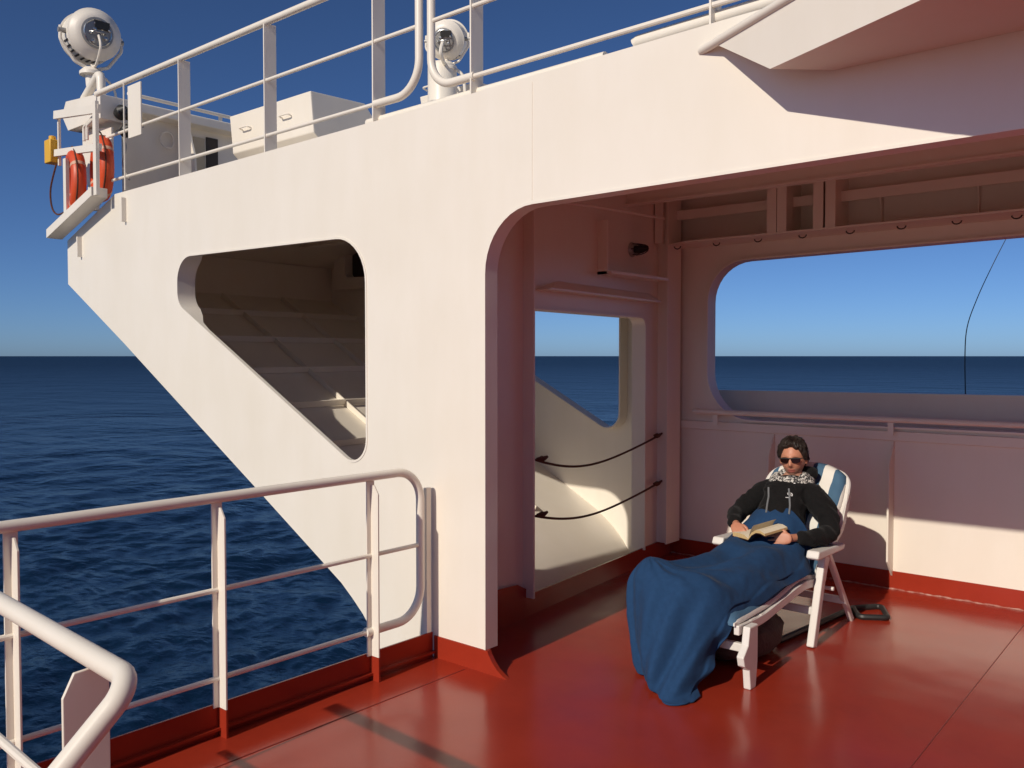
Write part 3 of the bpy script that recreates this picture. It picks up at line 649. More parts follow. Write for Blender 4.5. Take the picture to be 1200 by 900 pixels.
# stand under the big searchlight: bent pipe and shelf
ST = empty('searchlight_stand', (-8.4, 3.8, 3.9), 'white bent-pipe stand with a box shelf under the large searchlight', 'stand')
b = MB(); b.tube(roundpath([(-8.60, 3.75, 4.10), (-8.55, 3.75, 4.17), (-8.10, 3.7, 4.32), (-8.08, 3.7, 4.0)], .06, 6), .04, 12); b.build('bent_pipe', WHITE, ST)
b = MB(); b.plate([(-8.75, 4.02), (-8.62, 3.86), (-7.95, 3.86), (-7.95, 4.08), (-8.66, 4.14)], [], lambda u, v: Vector((u, 3.62, v)), (0, .35, 0)); b.build('shelf_box', WHITE, ST, smooth=False, bevel=.006)
b = MB(); b.tube([(-8.5, 3.8, 3.12), (-8.5, 3.8, 4.1)], .05, 12); b.build('column', WHITE, ST)

# rescue-gear frame at the tip
RF = empty('rescue_frame', (-7.9, 3.4, 3.0), 'white steel frame and sloping shelf for the lifebuoys at the left tip of the wing', 'frame')
b = MB(); b.hexa([(-8.42, 3.33, 2.80), (-7.50, 3.33, 3.075), (-7.50, 3.47, 3.075), (-8.42, 3.47, 2.80), (-8.42, 3.33, 2.88), (-7.50, 3.33, 3.155), (-7.50, 3.47, 3.155), (-8.42, 3.47, 2.88)]); b.build('sloping_shelf', WHITE, RF, smooth=False, bevel=.004)
for x, z0, z1 in ((-8.05, 2.93, 3.47), (-7.46, 3.08, 3.86)):
    b = MB(); b.bar((x, 3.36, z0), (x, 3.36, z1), .055, .03, (0, 1, 0)); b.build('post', WHITE, RF, smooth=False)
b = MB()
b.bar((-8.31, 3.38, 3.90), (-7.43, 3.38, 3.80), .03, .07); b.bar((-8.31, 3.38, 3.56), (-7.43, 3.38, 3.48), .03, .06)
b.bar((-8.297, 3.408, 3.45), (-8.297, 3.408, 3.915), .022, .022, (0, 1, 0)); b.build('cross_bars', WHITE, RF, smooth=False)
b = MB(); b.plate([(-8.29, 3.36), (-8.05, 3.32), (-7.70, 3.40), (-7.70, 3.80), (-8.29, 3.88)], [], lambda u, v: Vector((u - .25, 3.72, v)), (0, .02, 0)); b.build('back_panel', WHITE, RF, smooth=False)
for x in (-7.62, -7.56):
    b = MB(); b.tube(roundpath([(x - .2, 3.42, 3.60), (x - .2, 3.42, 3.72), (x, 3.42, 3.78)], .03, 4), .014, 8); b.build('hook', WHITE, RF)
for x in (-7.25, -8.1): b = MB(); b.box(x, x + .02, 3.46, 3.50, 2.85 if x > -8 else 2.62, 3.05 if x > -8 else 2.8); b.build('shelf_stay', WHITE, RF, smooth=False)
def buoy(x, y, z, label, tilt):
    o = empty('lifebuoy', (x, y, z - .30), label, 'lifebuoy', 'orange lifebuoys at the wing tip')
    b = MB(); rs = []
    c = Vector((x, y, z)); q = Matrix.Rotation(R(tilt), 3, 'Z')
    ring = [c + q @ Vector((.23 * math.cos(a), 0, .23 * math.sin(a))) for a in np.linspace(0, 2 * math.pi, 41)[:-1]]
    b.tube(ring, .062, 14, closed=True); rg = b.build('ring', ORANGE, o)
    for k in range(4):
        a0 = k * math.pi / 2 + .5; b = MB(); b.tube([c + q @ Vector((.23 * math.cos(a), 0, .23 * math.sin(a))) for a in np.linspace(a0 - .06, a0 + .06, 5)], .064, 14); b.build('reflective_band', BANDM, rg)
    b = MB(); b.tube([c + q @ Vector(((.30 + .015 * math.cos(4 * a)) * math.cos(a), -.02, (.30 + .015 * math.cos(4 * a)) * math.sin(a))) for a in np.linspace(0, 2 * math.pi, 49)[:-1]], .007, 6, closed=True); b.build('grab_line', ROPE, o)
buoy(-8.02, 3.42, 3.262, 'orange lifebuoy standing outermost on the sloping shelf at the wing tip', -15)
buoy(-7.82, 3.57, 3.385, 'orange lifebuoy hanging behind the frame post, nearer the railing', -15)
b = MB(); b.box(-8.46, -8.33, 3.34, 3.44, 3.48, 3.69); b.tube([(-8.40, 3.39, 3.69), (-8.40, 3.39, 3.73)], .03, 10)
yb = b.build('smoke_float', YELLOW, loc=(-8.4, 3.39, 3.48), bevel=.008); tag(yb, 'small yellow box clipped to the outer side of the frame at the wing tip', 'box')
b = MB(); b.tube(catmull([(-8.30, 3.38, 3.46), (-8.38, 3.36, 3.25), (-8.36, 3.36, 3.08), (-8.24, 3.36, 3.0), (-8.1, 3.38, 3.02)], 8), .008, 6); tag(b.build('hanging_line', ROPE, loc=(-8.3, 3.36, 3.0)), 'thin dark line looping down outside the lifebuoys', 'rope')
b = MB()
for x, z, r_ in ((-7.98, 3.92, .06), (-7.84, 3.88, .045), (-7.90, 3.74, .05)):
    b.lathe([(r_ * .4, 0), (r_, .03), (r_, .10), (r_ * .7, .12), (r_ * .3, .15)], Matrix.Translation((x, 3.80, z)) @ Matrix.Rotation(R(70), 4, 'Y'), 16)
b.build('floodlight', DARK, ST)
b = MB(); b.bar((-8.05, 3.86, 3.80), (-7.72, 3.86, 3.80), .10, .012); b.tube(catmull([(-7.9, 3.8, 3.72), (-7.8, 3.78, 3.6), (-7.82, 3.76, 3.45), (-7.7, 3.76, 3.3)], 6), .009, 6)
b.build('lamp_bracket', GREY, ST, smooth=False)

# whip aerial forward
AN = empty('whip_aerial', (-2.1, 9, 0), 'thin dark whip aerial bending to the right outside the long window', 'aerial')
b = MB(); pts = catmull([(-2.088, 9, 1.30), (-2.10, 9, 1.72), (-2.085, 9, 2.0), (-2.006, 9, 2.26), (-1.9, 9, 2.52), (-1.768, 9, 2.81), (-1.60, 9, 3.15)], 6)
b.tube(pts, [.0055 - .003 * i / len(pts) for i in range(len(pts))], 6); b.build('whip', DARK, AN)
b = MB(); b.tube([(-2.088, 9, 0), (-2.088, 9, 1.3)], .02, 8); b.build('base_tube', DARK, AN)

# ------------------------------------------------------------------ deck chair
CH = empty('deck_chair', (-2.3, 4.9, 0), 'white plastic reclining deck chair with blue and white striped cushion on the red deck', 'deck chair')
XL, XR = -2.60, -1.985
XC = (XL + XR) / 2
for x, sx in ((XL, -1), (XR, 1)):
    # front (footrest) leg with bulge
    b = MB(); b.plate([(4.20, 0), (4.265, 0), (4.285, .14), (4.285, .33), (4.19, .33), (4.17, .24), (4.115, .19), (4.13, .14), (4.185, .11)], [], lambda u, v: Vector((x - .02, u, v)), (.04, 0, 0)); b.build('foot_leg', PLASTIC, CH, smooth=False, bevel=.006)
    # crossing legs
    b = MB(); b.bar((x, 5.06, 0), (x, 5.235, .52), .045, .062, (0, 1, 0)); b.build('front_leg', PLASTIC, CH, smooth=False, bevel=.008)
    b = MB(); b.bar((x - sx * .012, 5.76, 0), (x - sx * .012, 5.33, .52), .03, .04, (0, 1, 0)); b.build('rear_leg', PLASTIC, CH, smooth=False, bevel=.006)
    b = MB(); b.bar((x - sx * .01, 5.26, .36), (x - sx * .01, 5.33, .52), .02, .03, (0, 1, 0)); b.tube([(x - .03, 5.33, .30), (x + .03, 5.33, .30)], .012, 8); b.build('adjuster', PLASTIC, CH, smooth=False)
    # seat side rail, curved
    b = MB(); pts = catmull([(x - sx * .03, 4.16, .335), (x - sx * .03, 4.45, .33), (x - sx * .03, 4.75, .365), (x - sx * .03, 5.05, .395), (x - sx * .03, 5.30, .36)], 6)
    b.ribbon(pts, lambda i: Vector((-sx * .03, 0, 0)), (0, 0, -.05)); b.build('seat_rail', PLASTIC, CH, bevel=.004)
    # armrest
    b = MB(); b.plate([(5.05, .535), (5.07, .575), (5.48, .560), (5.50, .545), (5.48, .520), (5.07, .522)], [], lambda u, v: Vector((x - .038, u, v)), (.076, 0, 0)); b.build('armrest', PLASTIC, CH, smooth=False, bevel=.009)
    b = MB(); pts = catmull([(x, 5.42, .55), (x + .0, 5.56, .62), (x - sx * .01, 5.66, .72), (x - sx * .02, 5.74, .82)], 6)
    b.ribbon(pts, lambda i: Vector((-sx * .03, 0, 0)), (0, -.05, .02)); b.build('arm_link', PLASTIC, CH, bevel=.004)
# back frame (rounded top) and back slats
def backp(x, t):                                       # t 0 bottom .. 1 top
    return Vector((x, 5.24 + .60 * t, .37 + .605 * t - .02 * math.sin(math.pi * t)))
b = MB()
path = [backp(-2.575, 0), backp(-2.58, .4), backp(-2.575, .80), backp(-2.54, .93), backp(-2.44, .985), backp(-2.30, 1.0), backp(-2.16, .985), backp(-2.06, .93), backp(-2.02, .80), backp(-2.01, .4), backp(-2.01, 0)]
b.tube(catmull(path, 5), .019, 10); b.build('back_frame', PLASTIC, CH)
def cushion(name, f, nu=26, nv=26, th=.045):
    b = MB(); T = []; Bt = []
    for i in range(nu + 1):
        r1, r2 = [], []
        for j in range(nv + 1):
            u, v = i / nu, j / nv; p, n_ = f(u, v)
            e = (min(u, 1 - u, v * 2, (1 - v) * 2) * 12); e = min(1, e) ** .5
            puff = .008 * math.sin(v * math.pi * 7) ** 2
            r1.append(b.bm.verts.new(p + n_ * (th * (.35 + .65 * e) + puff * e))); r2.append(b.bm.verts.new(p))
        T.append(r1); Bt.append(r2)
    for G in (T, Bt):
        for i in range(nu):
            for j in range(nv): b.bm.faces.new([G[i][j], G[i + 1][j], G[i + 1][j + 1], G[i][j + 1]])
    for i in range(nu):
        b.bm.faces.new([T[i][0], T[i + 1][0], Bt[i + 1][0], Bt[i][0]]); b.bm.faces.new([T[i][nv], T[i + 1][nv], Bt[i + 1][nv], Bt[i][nv]])
    for j in range(nv):
        b.bm.faces.new([T[0][j], T[0][j + 1], Bt[0][j + 1], Bt[0][j]]); b.bm.faces.new([T[nu][j], T[nu][j + 1], Bt[nu][j + 1], Bt[nu][j]])
    return b.build(name, STRIPE, CH, ang=60)
def fb(u, v):
    w_ = .545 if v < .75 else .545 * (1 - .9 * (v - .75) ** 1.6)
    x = XC + (u - .5) * w_; t = v * (1.02 - .10 * abs(2 * u - 1) ** 2.5)
    return backp(x, t) + Vector((0, -.01, .01)), Vector((0, -.72, .69))
cushion('back_cushion', fb)
def fs_(u, v):
    y = 4.14 + v * 1.14; z = .335 + .06 * math.exp(-((y - 5.0) / .28) ** 2) + .01 * math.sin(v * 3)
    return Vector((XC + (u - .5) * .53, y, z)), Vector((0, 0, 1))
cushion('seat_cushion', fs_)
for y, z in ((4.24, .20), (5.13, .20), (5.62, .16)): b = MB(); b.bar((XL, y, z), (XR, y, z), .03, .045); b.build('cross_bar', PLASTIC, CH, smooth=False, bevel=.005)
b = MB()
for k in range(9): b.bar((XL + .03, 4.22 + k * .125, .325 + .05 * math.exp(-((4.22 + k * .125 - 5.0) / .28) ** 2)), (XR - .03, 4.22 + k * .125, .325 + .05 * math.exp(-((4.22 + k * .125 - 5.0) / .28) ** 2)), .07, .012)
b.build('seat_slats', PLASTIC, CH, smooth=False)

# bag under the chair with a strap loop lying on the deck
BG = empty('bag', (-2.3, 5.0, 0), 'grey-brown soft bag lying in the shade under the deck chair, its black handle sticking out', 'bag')
b = MB()
def blob(b, c, rx, ry, rz, seg=20, amp=.02):
    vs = []
    for i in range(seg + 1):
        row = []
        for j in range(seg * 2):
            a = math.pi * i / seg; p_ = 2 * math.pi * j / (seg * 2); d = Vector((math.sin(a) * math.cos(p_), math.sin(a) * math.sin(p_), math.cos(a)))
            se = (abs(d.x) ** 3 + abs(d.y) ** 3 + abs(d.z) ** 3) ** (-1 / 3); n_ = noise.noise(d * 3) * amp
            row.append(b.bm.verts.new(Vector(c) + Vector((d.x * rx, d.y * ry, d.z * rz)) * se + d * n_))
        vs.append(row)
    for i in range(seg):
        for j in range(seg * 2): b.bm.faces.new([vs[i][j], vs[i + 1][j], vs[i + 1][(j + 1) % (seg * 2)], vs[i][(j + 1) % (seg * 2)]])
blob(b, (-2.30, 4.72, .115), .22, .33, .11); b.build('bag_body', BAG, BG)
b = MB(); lp = roundpath([(-2.16, 5.0, .02), (-2.06, 5.98, .02), (-1.93, 6.15, .02), (-1.81, 5.90, .02), (-1.96, 5.80, .02), (-2.02, 5.90, .02), (-2.06, 5.98, .02)], .03, 5)
b.tube(lp, .019, 8); b.build('handle', DARK, BG)

# ------------------------------------------------------------------ person
def obj_from_mods(name, build_me, mods, keep=None):
    o = bpy.data.objects.new(name, build_me); COL.objects.link(o)
    mods(o); dg_ = bpy.context.evaluated_depsgraph_get(); dg_.update(); ev = o.evaluated_get(dg_)
    me = bpy.data.meshes.new_from_object(ev, preserve_all_data_layers=False, depsgraph=dg_)
    bpy.data.objects.remove(o); return me
def skin_mesh(verts, edges, radii, sub=2):
    me = bpy.data.meshes.new('skin_src'); me.from_pydata([tuple(v) for v in verts], edges, [])
    def mods(o):
        s = o.modifiers.new('skin', 'SKIN'); s.use_smooth_shade = True
        for i, r_ in enumerate(radii):
            rr = r_ if hasattr(r_, '__len__') else (r_, r_)
            me.skin_vertices[0].data[i].radius = rr
        me.skin_vertices[0].data[0].use_root = True
        ss = o.modifiers.new('sub', 'SUBSURF'); ss.levels = sub; ss.render_levels = sub
    o = bpy.data.objects.new('tmp', me); COL.objects.link(o)
    bpy.context.view_layer.objects.active = o
    o.modifiers.new('skin', 'SKIN')
    if not me.skin_vertices:
        bpy.ops.mesh.customdata_skin_add()
    o.modifiers.clear()
    mods(o)
    dg_ = bpy.context.evaluated_depsgraph_get(); dg_.update(); out = bpy.data.meshes.new_from_object(o.evaluated_get(dg_), depsgraph=dg_)
    bpy.data.objects.remove(o); return out
def merge_remesh(meshes, voxel, smooth_it=2):
    bm = bmesh.new()
    for m_ in meshes: bm.from_mesh(m_)
    me = bpy.data.meshes.new('merged'); bm.to_mesh(me); bm.free()
    def mods(o):
        r_ = o.modifiers.new('r', 'REMESH'); r_.mode = 'VOXEL'; r_.voxel_size = voxel
        s = o.modifiers.new('s', 'SMOOTH'); s.factor = .5; s.iterations = smooth_it
    return obj_from_mods('tmp', me, mods)

# head in local space (x to the picture's right, -y forward (face), z up), then placed
HC = Vector((-2.31, 5.545, 1.058)); face_yaw = R(12)
HM = Matrix.Translation(HC) @ Matrix.Rotation(face_yaw, 4, 'Z') @ Matrix.Rotation(R(4), 4, 'X') @ Matrix.Rotation(R(-3), 4, 'Y')
def g(x, s): return math.exp(-(x / s) ** 2)
def head_r(d):                                           # d unit direction, returns surface point (local)
    x, y, z = d
    p = Vector((x * .078, y * .100, z * .122))
    if p.z < 0:
        t = min(1, -p.z / .122); p.x *= 1 - .30 * t ** 1.6; 
        if y < 0: p.y *= 1 - .02 * t
        else: p.y *= 1 - .35 * t
    if y < 0:
        f_ = -y
        nose = .024 * g(p.x, .013) * (g(p.z + .028, .016) + .62 * g(p.z + .005, .022))
        brow = .006 * g(p.z - .030, .012) * g(p.x, .05)
        eyes = -.008 * (g(p.x - .031, .016) + g(p.x + .031, .016)) * g(p.z - .010, .014)
        lips = .006 * g(p.x, .024) * (g(p.z + .061, .006) + g(p.z + .074, .007)) - .003 * g(p.x, .026) * g(p.z + .067, .003)
        chin = .010 * g(p.x, .024) * g(p.z + .103, .018)
        cheek = .004 * (g(p.x - .042, .02) + g(p.x + .042, .02)) * g(p.z + .03, .025)
        p.y -= (nose + brow + eyes + lips + chin + cheek) * min(1, f_ * 1.6)
    return p
def sphere_mesh(fn, seg=96, rings=72):
    bm = bmesh.new(); vs = []
    for i in range(rings + 1):
        a = math.pi * i / rings; row = []
        for j in range(seg):
            p_ = 2 * math.pi * j / seg; row.append(bm.verts.new(fn(Vector((math.sin(a) * math.cos(p_), math.sin(a) * math.sin(p_), math.cos(a))))))
        vs.append(row)
    for i in range(rings):
        for j in range(seg):
            bm.faces.new([vs[i][j], vs[i + 1][j], vs[i + 1][(j + 1) % seg], vs[i][(j + 1) % seg]])
    bmesh.ops.remove_doubles(bm, verts=bm.verts[:], dist=1e-5); bmesh.ops.recalc_face_normals(bm, faces=bm.faces[:])
    me = bpy.data.meshes.new('s'); bm.to_mesh(me); bm.free(); return me
head_me = sphere_mesh(lambda d: HM @ head_r(d))
def ear(sx):
    def fn(d):
        p = Vector((sx * .080 + d.x * .010, .012 + d.y * .018 + d.z * .006, -.008 + d.z * .032)); return HM @ p
    return sphere_mesh(fn, 16, 12)
# hands: palm box-ish chain + five fingers
def hand(wrist, palm_dir, thumb_side, up, curl, sc_=1.0):
    """wrist: position; palm_dir: unit towards fingers; thumb_side: unit towards the thumb; up: back-of-hand normal."""
    d = Vector(palm_dir).normalized(); t = Vector(thumb_side); t = (t - d * t.dot(d)).normalized(); n_ = Vector(up); n_ = (n_ - d * n_.dot(d) - t * n_.dot(t)).normalized()
    W = Vector(wrist); out = []
    V = [W, W + d * .035, W + d * .075]; E = [(0, 1), (1, 2)]; Rr = [(.026, .020), (.036, .017), (.038, .014)]
    V = [W + d * x for x in (-.02, .01, .04, .07, .085)]; E = [(0, 1), (1, 2), (2, 3), (3, 4)]
    def palm(dd):
        x, y, z = dd; s = (abs(x) ** 3 + abs(y) ** 3 + abs(z) ** 3) ** (-1 / 3)
        return W + d * (.042 + x * s * .050) + t * (y * s * .038 * (1 + .14 * x)) + n_ * (z * s * .0125)
    out.append(sphere_mesh(palm, 24, 16))
    lens = (.072, .080, .074, .058)
    for k in range(4):
        base = W + d * .078 + t * (.0325 - .0215 * k) + n_ * .002; L_ = lens[k]; c = curl * (1 + .06 * k)
        P = [base - d * .02, base]; ang = c * .35; p = base.copy()
        for fr, dc in ((.45, .9), (.32, .9), (.23, .5)):
            p = p + (d * math.cos(ang) - n_ * math.sin(ang)) * L_ * fr + t * (.0045 - .003 * k); P.append(p.copy()); ang += c * dc
        out.append(skin_mesh(P, [(i, i + 1) for i in range(len(P) - 1)], [.0088, .0090, .0084, .0078, .0064], 1))
    b0 = W + d * .020 + t * .026 - n_ * .004; P = [b0 - t * .01, b0 + t * .014 + d * .012, b0 + t * .026 + d * .038 - n_ * .008, b0 + t * .024 + d * .062 - n_ * .014]
    out.append(skin_mesh(P, [(0, 1), (1, 2), (2, 3)], [.012, .0125, .0110, .0085], 1))
    return out
hR_w = Vector((-2.470, 5.035, .680)); hL_w = Vector((-2.105, 5.025, .640))
hands = hand(hR_w, (.62, -.50, -.45), (.65, .45, .35), (.1, -.75, .75), .35) + hand(hL_w, (-1.0, -.22, -.06), (.0, .25, 1.0), (-.1, -1.0, .25), .45)
body_v = [(-2.30, 5.15, .51), (-2.30, 5.30, .65), (-2.30, 5.43, .79), (-2.305, 5.545, .90), (-2.308, 5.56, .965), (-2.31, 5.565, 1.02),
          (-2.475, 5.46, .84), (-2.587, 5.30, .695), (-2.455, 5.02, .672),
          (-2.125, 5.46, .835), (-1.985, 5.36, .622), (-2.135, 5.018, .638),
          (-2.40, 5.08, .49), (-2.41, 4.68, .485), (-2.43, 4.30, .45), (-2.47, 4.19, .55),
          (-2.20, 5.08, .49), (-2.20, 4.68, .485), (-2.24, 4.30, .44), (-2.28, 4.18, .50)]
body_e = [(0, 1), (1, 2), (2, 3), (3, 4), (4, 5), (3, 6), (6, 7), (7, 8), (3, 9), (9, 10), (10, 11), (0, 12), (12, 13), (13, 14), (14, 15), (0, 16), (16, 17), (17, 18), (18, 19)]
body_r = [.12, .11, .10, .055, .050, .05, .055, .030, .024, .055, .030, .024, .070, .048, .038, .030, .070, .048, .038, .030]
body_sk = skin_mesh(body_v, body_e, body_r, 2)
PE = empty('person', (-2.3, 5.1, .40), 'person in black hooded jacket and sunglasses reclining in the deck chair with a book', 'person')
pm = merge_remesh([body_sk, head_me, ear(1), ear(-1)] + hands, .0034, 2)
pm.materials.clear(); pm.materials.append(SKIN); pm.materials.append(LIPS); pm.materials.append(STUB)
HMi = HM.inverted(); base_ = worldloc(PE)
for p_ in pm.polygons:
    c = HMi @ p_.center
    if abs(c.x) < .027 - abs(c.z + .067) * .9 and abs(c.z + .068) < .013 and c.y < -.06: p_.material_index = 1
    elif c.z < -.048 + .02 * noise.noise(c * 30) - .25 * max(0, -c.y - .085) and c.z > -.14 and c.y < .02 and abs(c.x) < .08: p_.material_index = 2
    p_.use_smooth = True
for v in pm.vertices: v.co -= base_
po = bpy.data.objects.new('body', pm); COL.objects.link(po); po.parent = PE
# jacket
def lerp(a, b_, t): return tuple(a[i] + (b_[i] - a[i]) * t for i in range(3))
jv = [(-2.30, 5.13, .52), (-2.30, 5.27, .65), (-2.30, 5.40, .79), (-2.305, 5.51, .865), (-2.307, 5.56, .905),
      (-2.475, 5.46, .84), (-2.55, 5.385, .76), (-2.585, 5.30, .695), (-2.538, 5.17, .69), (-2.482, 5.06, .682),
      (-2.125, 5.46, .835), (-2.03, 5.42, .74), (-1.985, 5.36, .63), (-2.02, 5.20, .625), (-2.078, 5.065, .638),
      (-2.30, 5.62, .92), (-2.22, 5.63, .965), (-2.20, 5.66, .93)]
je = [(0, 1), (1, 2), (2, 3), (3, 4), (3, 5), (5, 6), (6, 7), (7, 8), (8, 9), (3, 10), (10, 11), (11, 12), (12, 13), (13, 14), (4, 15), (15, 16), (16, 17)]
jr = [(.17, .14), (.16, .135), (.16, .13), (.115, .085), (.065, .065), .078, .064, .058, .052, .040, .080, .070, .062, .056, .046, .07, .055, .045]
jm = merge_remesh([skin_mesh(jv, je, jr, 2)], .007, 3)
jn_ = [v.normal.copy() for v in jm.vertices]
for v, n_ in zip(jm.vertices, jn_):
    c = v.co.copy()
    arm = max(0, min(1, (abs(c.x + 2.30) - .16) / .05))
    k = noise.noise(c * 9 + Vector((3, 1, 0))) * .012 + noise.noise(c * 24) * .002
    w1_ = math.sin(c.z * 75 + c.y * 50 + (c.x + 2.3) * 25 + 5 * noise.noise(c * 5)); k += .0032 * w1_ * (arm * .9 + .1)
    r1_ = 1 - abs(noise.noise(c * 8 + Vector((0, 7, 2)))) * 4; k += .010 * max(0, r1_) * (1 - .5 * arm) + .002
    if c.z > .9: k *= .4
    v.co = c + n_ * k - base_
jm.materials.clear(); jm.materials.append(BLACKF)
for p_ in jm.polygons: p_.use_smooth = True
jo = bpy.data.objects.new('jacket', jm); COL.objects.link(jo); jo.parent = PE
# drawstrings, chest print
def on_front(x, z, off_=.012):
    best = None
    from mathutils.bvhtree import BVHTree
    if not hasattr(on_front, 'bvh'):
        on_front.bvh = BVHTree.FromPolygons([v.co + base_ for v in jm.vertices], [tuple(p_.vertices) for p_ in jm.polygons])
    h_ = on_front.bvh.ray_cast(Vector((x, 4.0, z)), Vector((0, 1, 0)))
    return (h_[0] + h_[1] * off_) if h_[0] else Vector((x, 5.3, z))
for xs in ([-2.375, -2.37, -2.355, -2.345, -2.325], [-2.245, -2.235, -2.225, -2.21, -2.195]):
    b = MB(); b.tube([on_front(x, z, .006) for x, z in zip(xs, (.885, .86, .83, .79, .745))], .0062, 8); b.build('drawstring', CORD, jo)
b = MB()
for k, rr_ in enumerate((.020, .013)):
    b.tube([on_front(-2.215 - .02 + rr_ * math.cos(a) * 1.0, .845 + rr_ * math.sin(a), .002) for a in np.linspace(.1, 2.2, 8)], .0026, 6)
b.tube([on_front(-2.25, .838, .002), on_front(-2.225, .838, .002)], .0025, 6)
b.build('chest_print', PRINT, jo)
# scarf
b = MB()
for k in range(3):
    cz = .912 + .014 * k; rr_ = .112 - .012 * k
    ring = [Vector((-2.307 + rr_ * 1.05 * math.cos(a), 5.505 + rr_ * 1.0 * math.sin(a), cz + .012 * math.sin(a) + .006 * math.sin(5 * a + k))) for a in np.linspace(0, 2 * math.pi, 37)[:-1]]
    b.tube(ring, [.026 + .006 * math.sin(7 * i * .17 + k * 2) for i in range(36)], 10, closed=True)
so = b.build('scarf', SCARF, PE)
b = MB(); b.tube([(-2.24, 5.40, .91), (-2.232, 5.372, .885), (-2.228, 5.355, .852)], [.016, .014, .008], 8); b.build('scarf_tail', PRINT, so)
# hair
def hair_fn(d):
    p = head_r(d); pl = p
    az = math.atan2(d.x, -d.y)                              # 0 at the face, +-pi behind
    hl = .076 + .008 * math.sin(az * 3 + .6) - .020 * g(az - .55, .30)          # front hairline height
    side = abs(az)
    line = hl if side < .75 else hl - (side - .75) / .45 * .075 if side < 1.2 else hl - .075 - (min(1, (side - 1.2) / .45) * .018 if side < 1.75 else .018 + min(1, (side - 1.75) / .5) * .062)
    k = (p.z - line) / .012
    k = max(0, min(1, k)); k = k * k * (3 - 2 * k)
    strand = .0022 * math.sin(az * 40 + 9 * noise.noise(d * 3)) + .009 * noise.noise(d * 4.5 + Vector((2, 0, 0))) + .006 * noise.noise(Vector((az * 7, d.z * 2, 1)))
    th = .013 + strand + .010 * g(p.z - .1, .04)
    if 1.2 < side: th += .003
    n_ = Vector((d.x, d.y, d.z * .9)).normalized()
    return HM @ (p + n_ * (k * th - (1 - k) * .012))
hm = sphere_mesh(hair_fn, 220, 110)
hb = bmesh.new(); hb.from_mesh(hm); rs_ = random.Random(11)
for k_ in range(420):
    a0_ = rs_.uniform(-math.pi, math.pi); po0 = rs_.uniform(.05, 1.1); L_ = rs_.uniform(.35, .75); pts_ = []
    ph_ = rs_.uniform(-.25, .25); lift = rs_.uniform(.000, .007)
    for q_ in range(7):
        t_ = q_ / 6; po_ = po0 + L_ * t_; a_ = a0_ + ph_ * t_ + .12 * math.sin(3 * t_ + k_)
        d_ = Vector((math.sin(po_) * math.sin(a_), -math.sin(po_) * math.cos(a_), math.cos(po_)))
        base_p = HMi @ hair_fn(d_); pts_.append(HM @ (base_p + d_ * (.001 + lift * t_)))
    side_ = (pts_[3] - pts_[0]).cross(pts_[3] - HC).normalized()
    if abs(a0_) < .8 and po0 + L_ > .98: continue
    prev_ = None
    for q_, p_ in enumerate(pts_):
        w_ = .0022 * (1 - (q_ / 6) ** 2) + .0003; out_ = (p_ - HC).normalized() * w_ * .8
        tri = [hb.verts.new(p_ - side_ * w_), hb.verts.new(p_ + side_ * w_), hb.verts.new(p_ + out_)]
        if prev_:
            for z_ in range(3): hb.faces.new([prev_[z_], prev_[(z_ + 1) % 3], tri[(z_ + 1) % 3], tri[z_]])
        prev_ = tri
hb.to_mesh(hm); hb.free()
for v in hm.vertices: v.co -= base_
hm.materials.append(HAIR)
for p_ in hm.polygons: p_.use_smooth = True
ho = bpy.data.objects.new('hair', hm); COL.objects.link(ho); ho.parent = PE
# sunglasses
SG = bpy.data.objects.new('sunglasses', None)
b = MB()
for sx in (-1, 1):
    pts = []
    for a in np.linspace(0, 2 * math.pi, 25)[:-1]:
        ex = 2.6; cx_ = math.copysign(abs(math.cos(a)) ** (2 / ex), math.cos(a)); cz_ = math.copysign(abs(math.sin(a)) ** (2 / ex), math.sin(a))
        x = sx * .034 + .030 * cx_; z = .006 + .0185 * cz_ * (1 - .12 * sx * cx_ * 0); y = -.109 + 2.6 * (abs(x)) ** 2 + .000
        pts.append((x, y, z))
    f1 = [b.bm.verts.new(HM @ Vector(p)) for p in pts]; f2 = [b.bm.verts.new(HM @ (Vector(p) + Vector((0, .005, 0)))) for p in pts]
    b.bm.faces.new(f1); b.bm.faces.new(f2[::-1])
    for i in range(24): b.bm.faces.new([f1[i], f1[(i + 1) % 24], f2[(i + 1) % 24], f2[i]])
sg = b.build('sunglasses', LENS, PE, ang=50)
b = MB(); b.tube([HM @ Vector((x, -.112 + 2.6 * x * x, .018 + .0)) for x in (-.064, -.04, -.012, 0, .012, .04, .064)], .0035, 6)
for sx in (-1, 1): b.tube([HM @ Vector((sx * .064, -.100, .017)), HM @ Vector((sx * .080, -.06, .014)), HM @ Vector((sx * .083, .015, .008))], .0032, 6)
b.build('frame', DARK, sg)

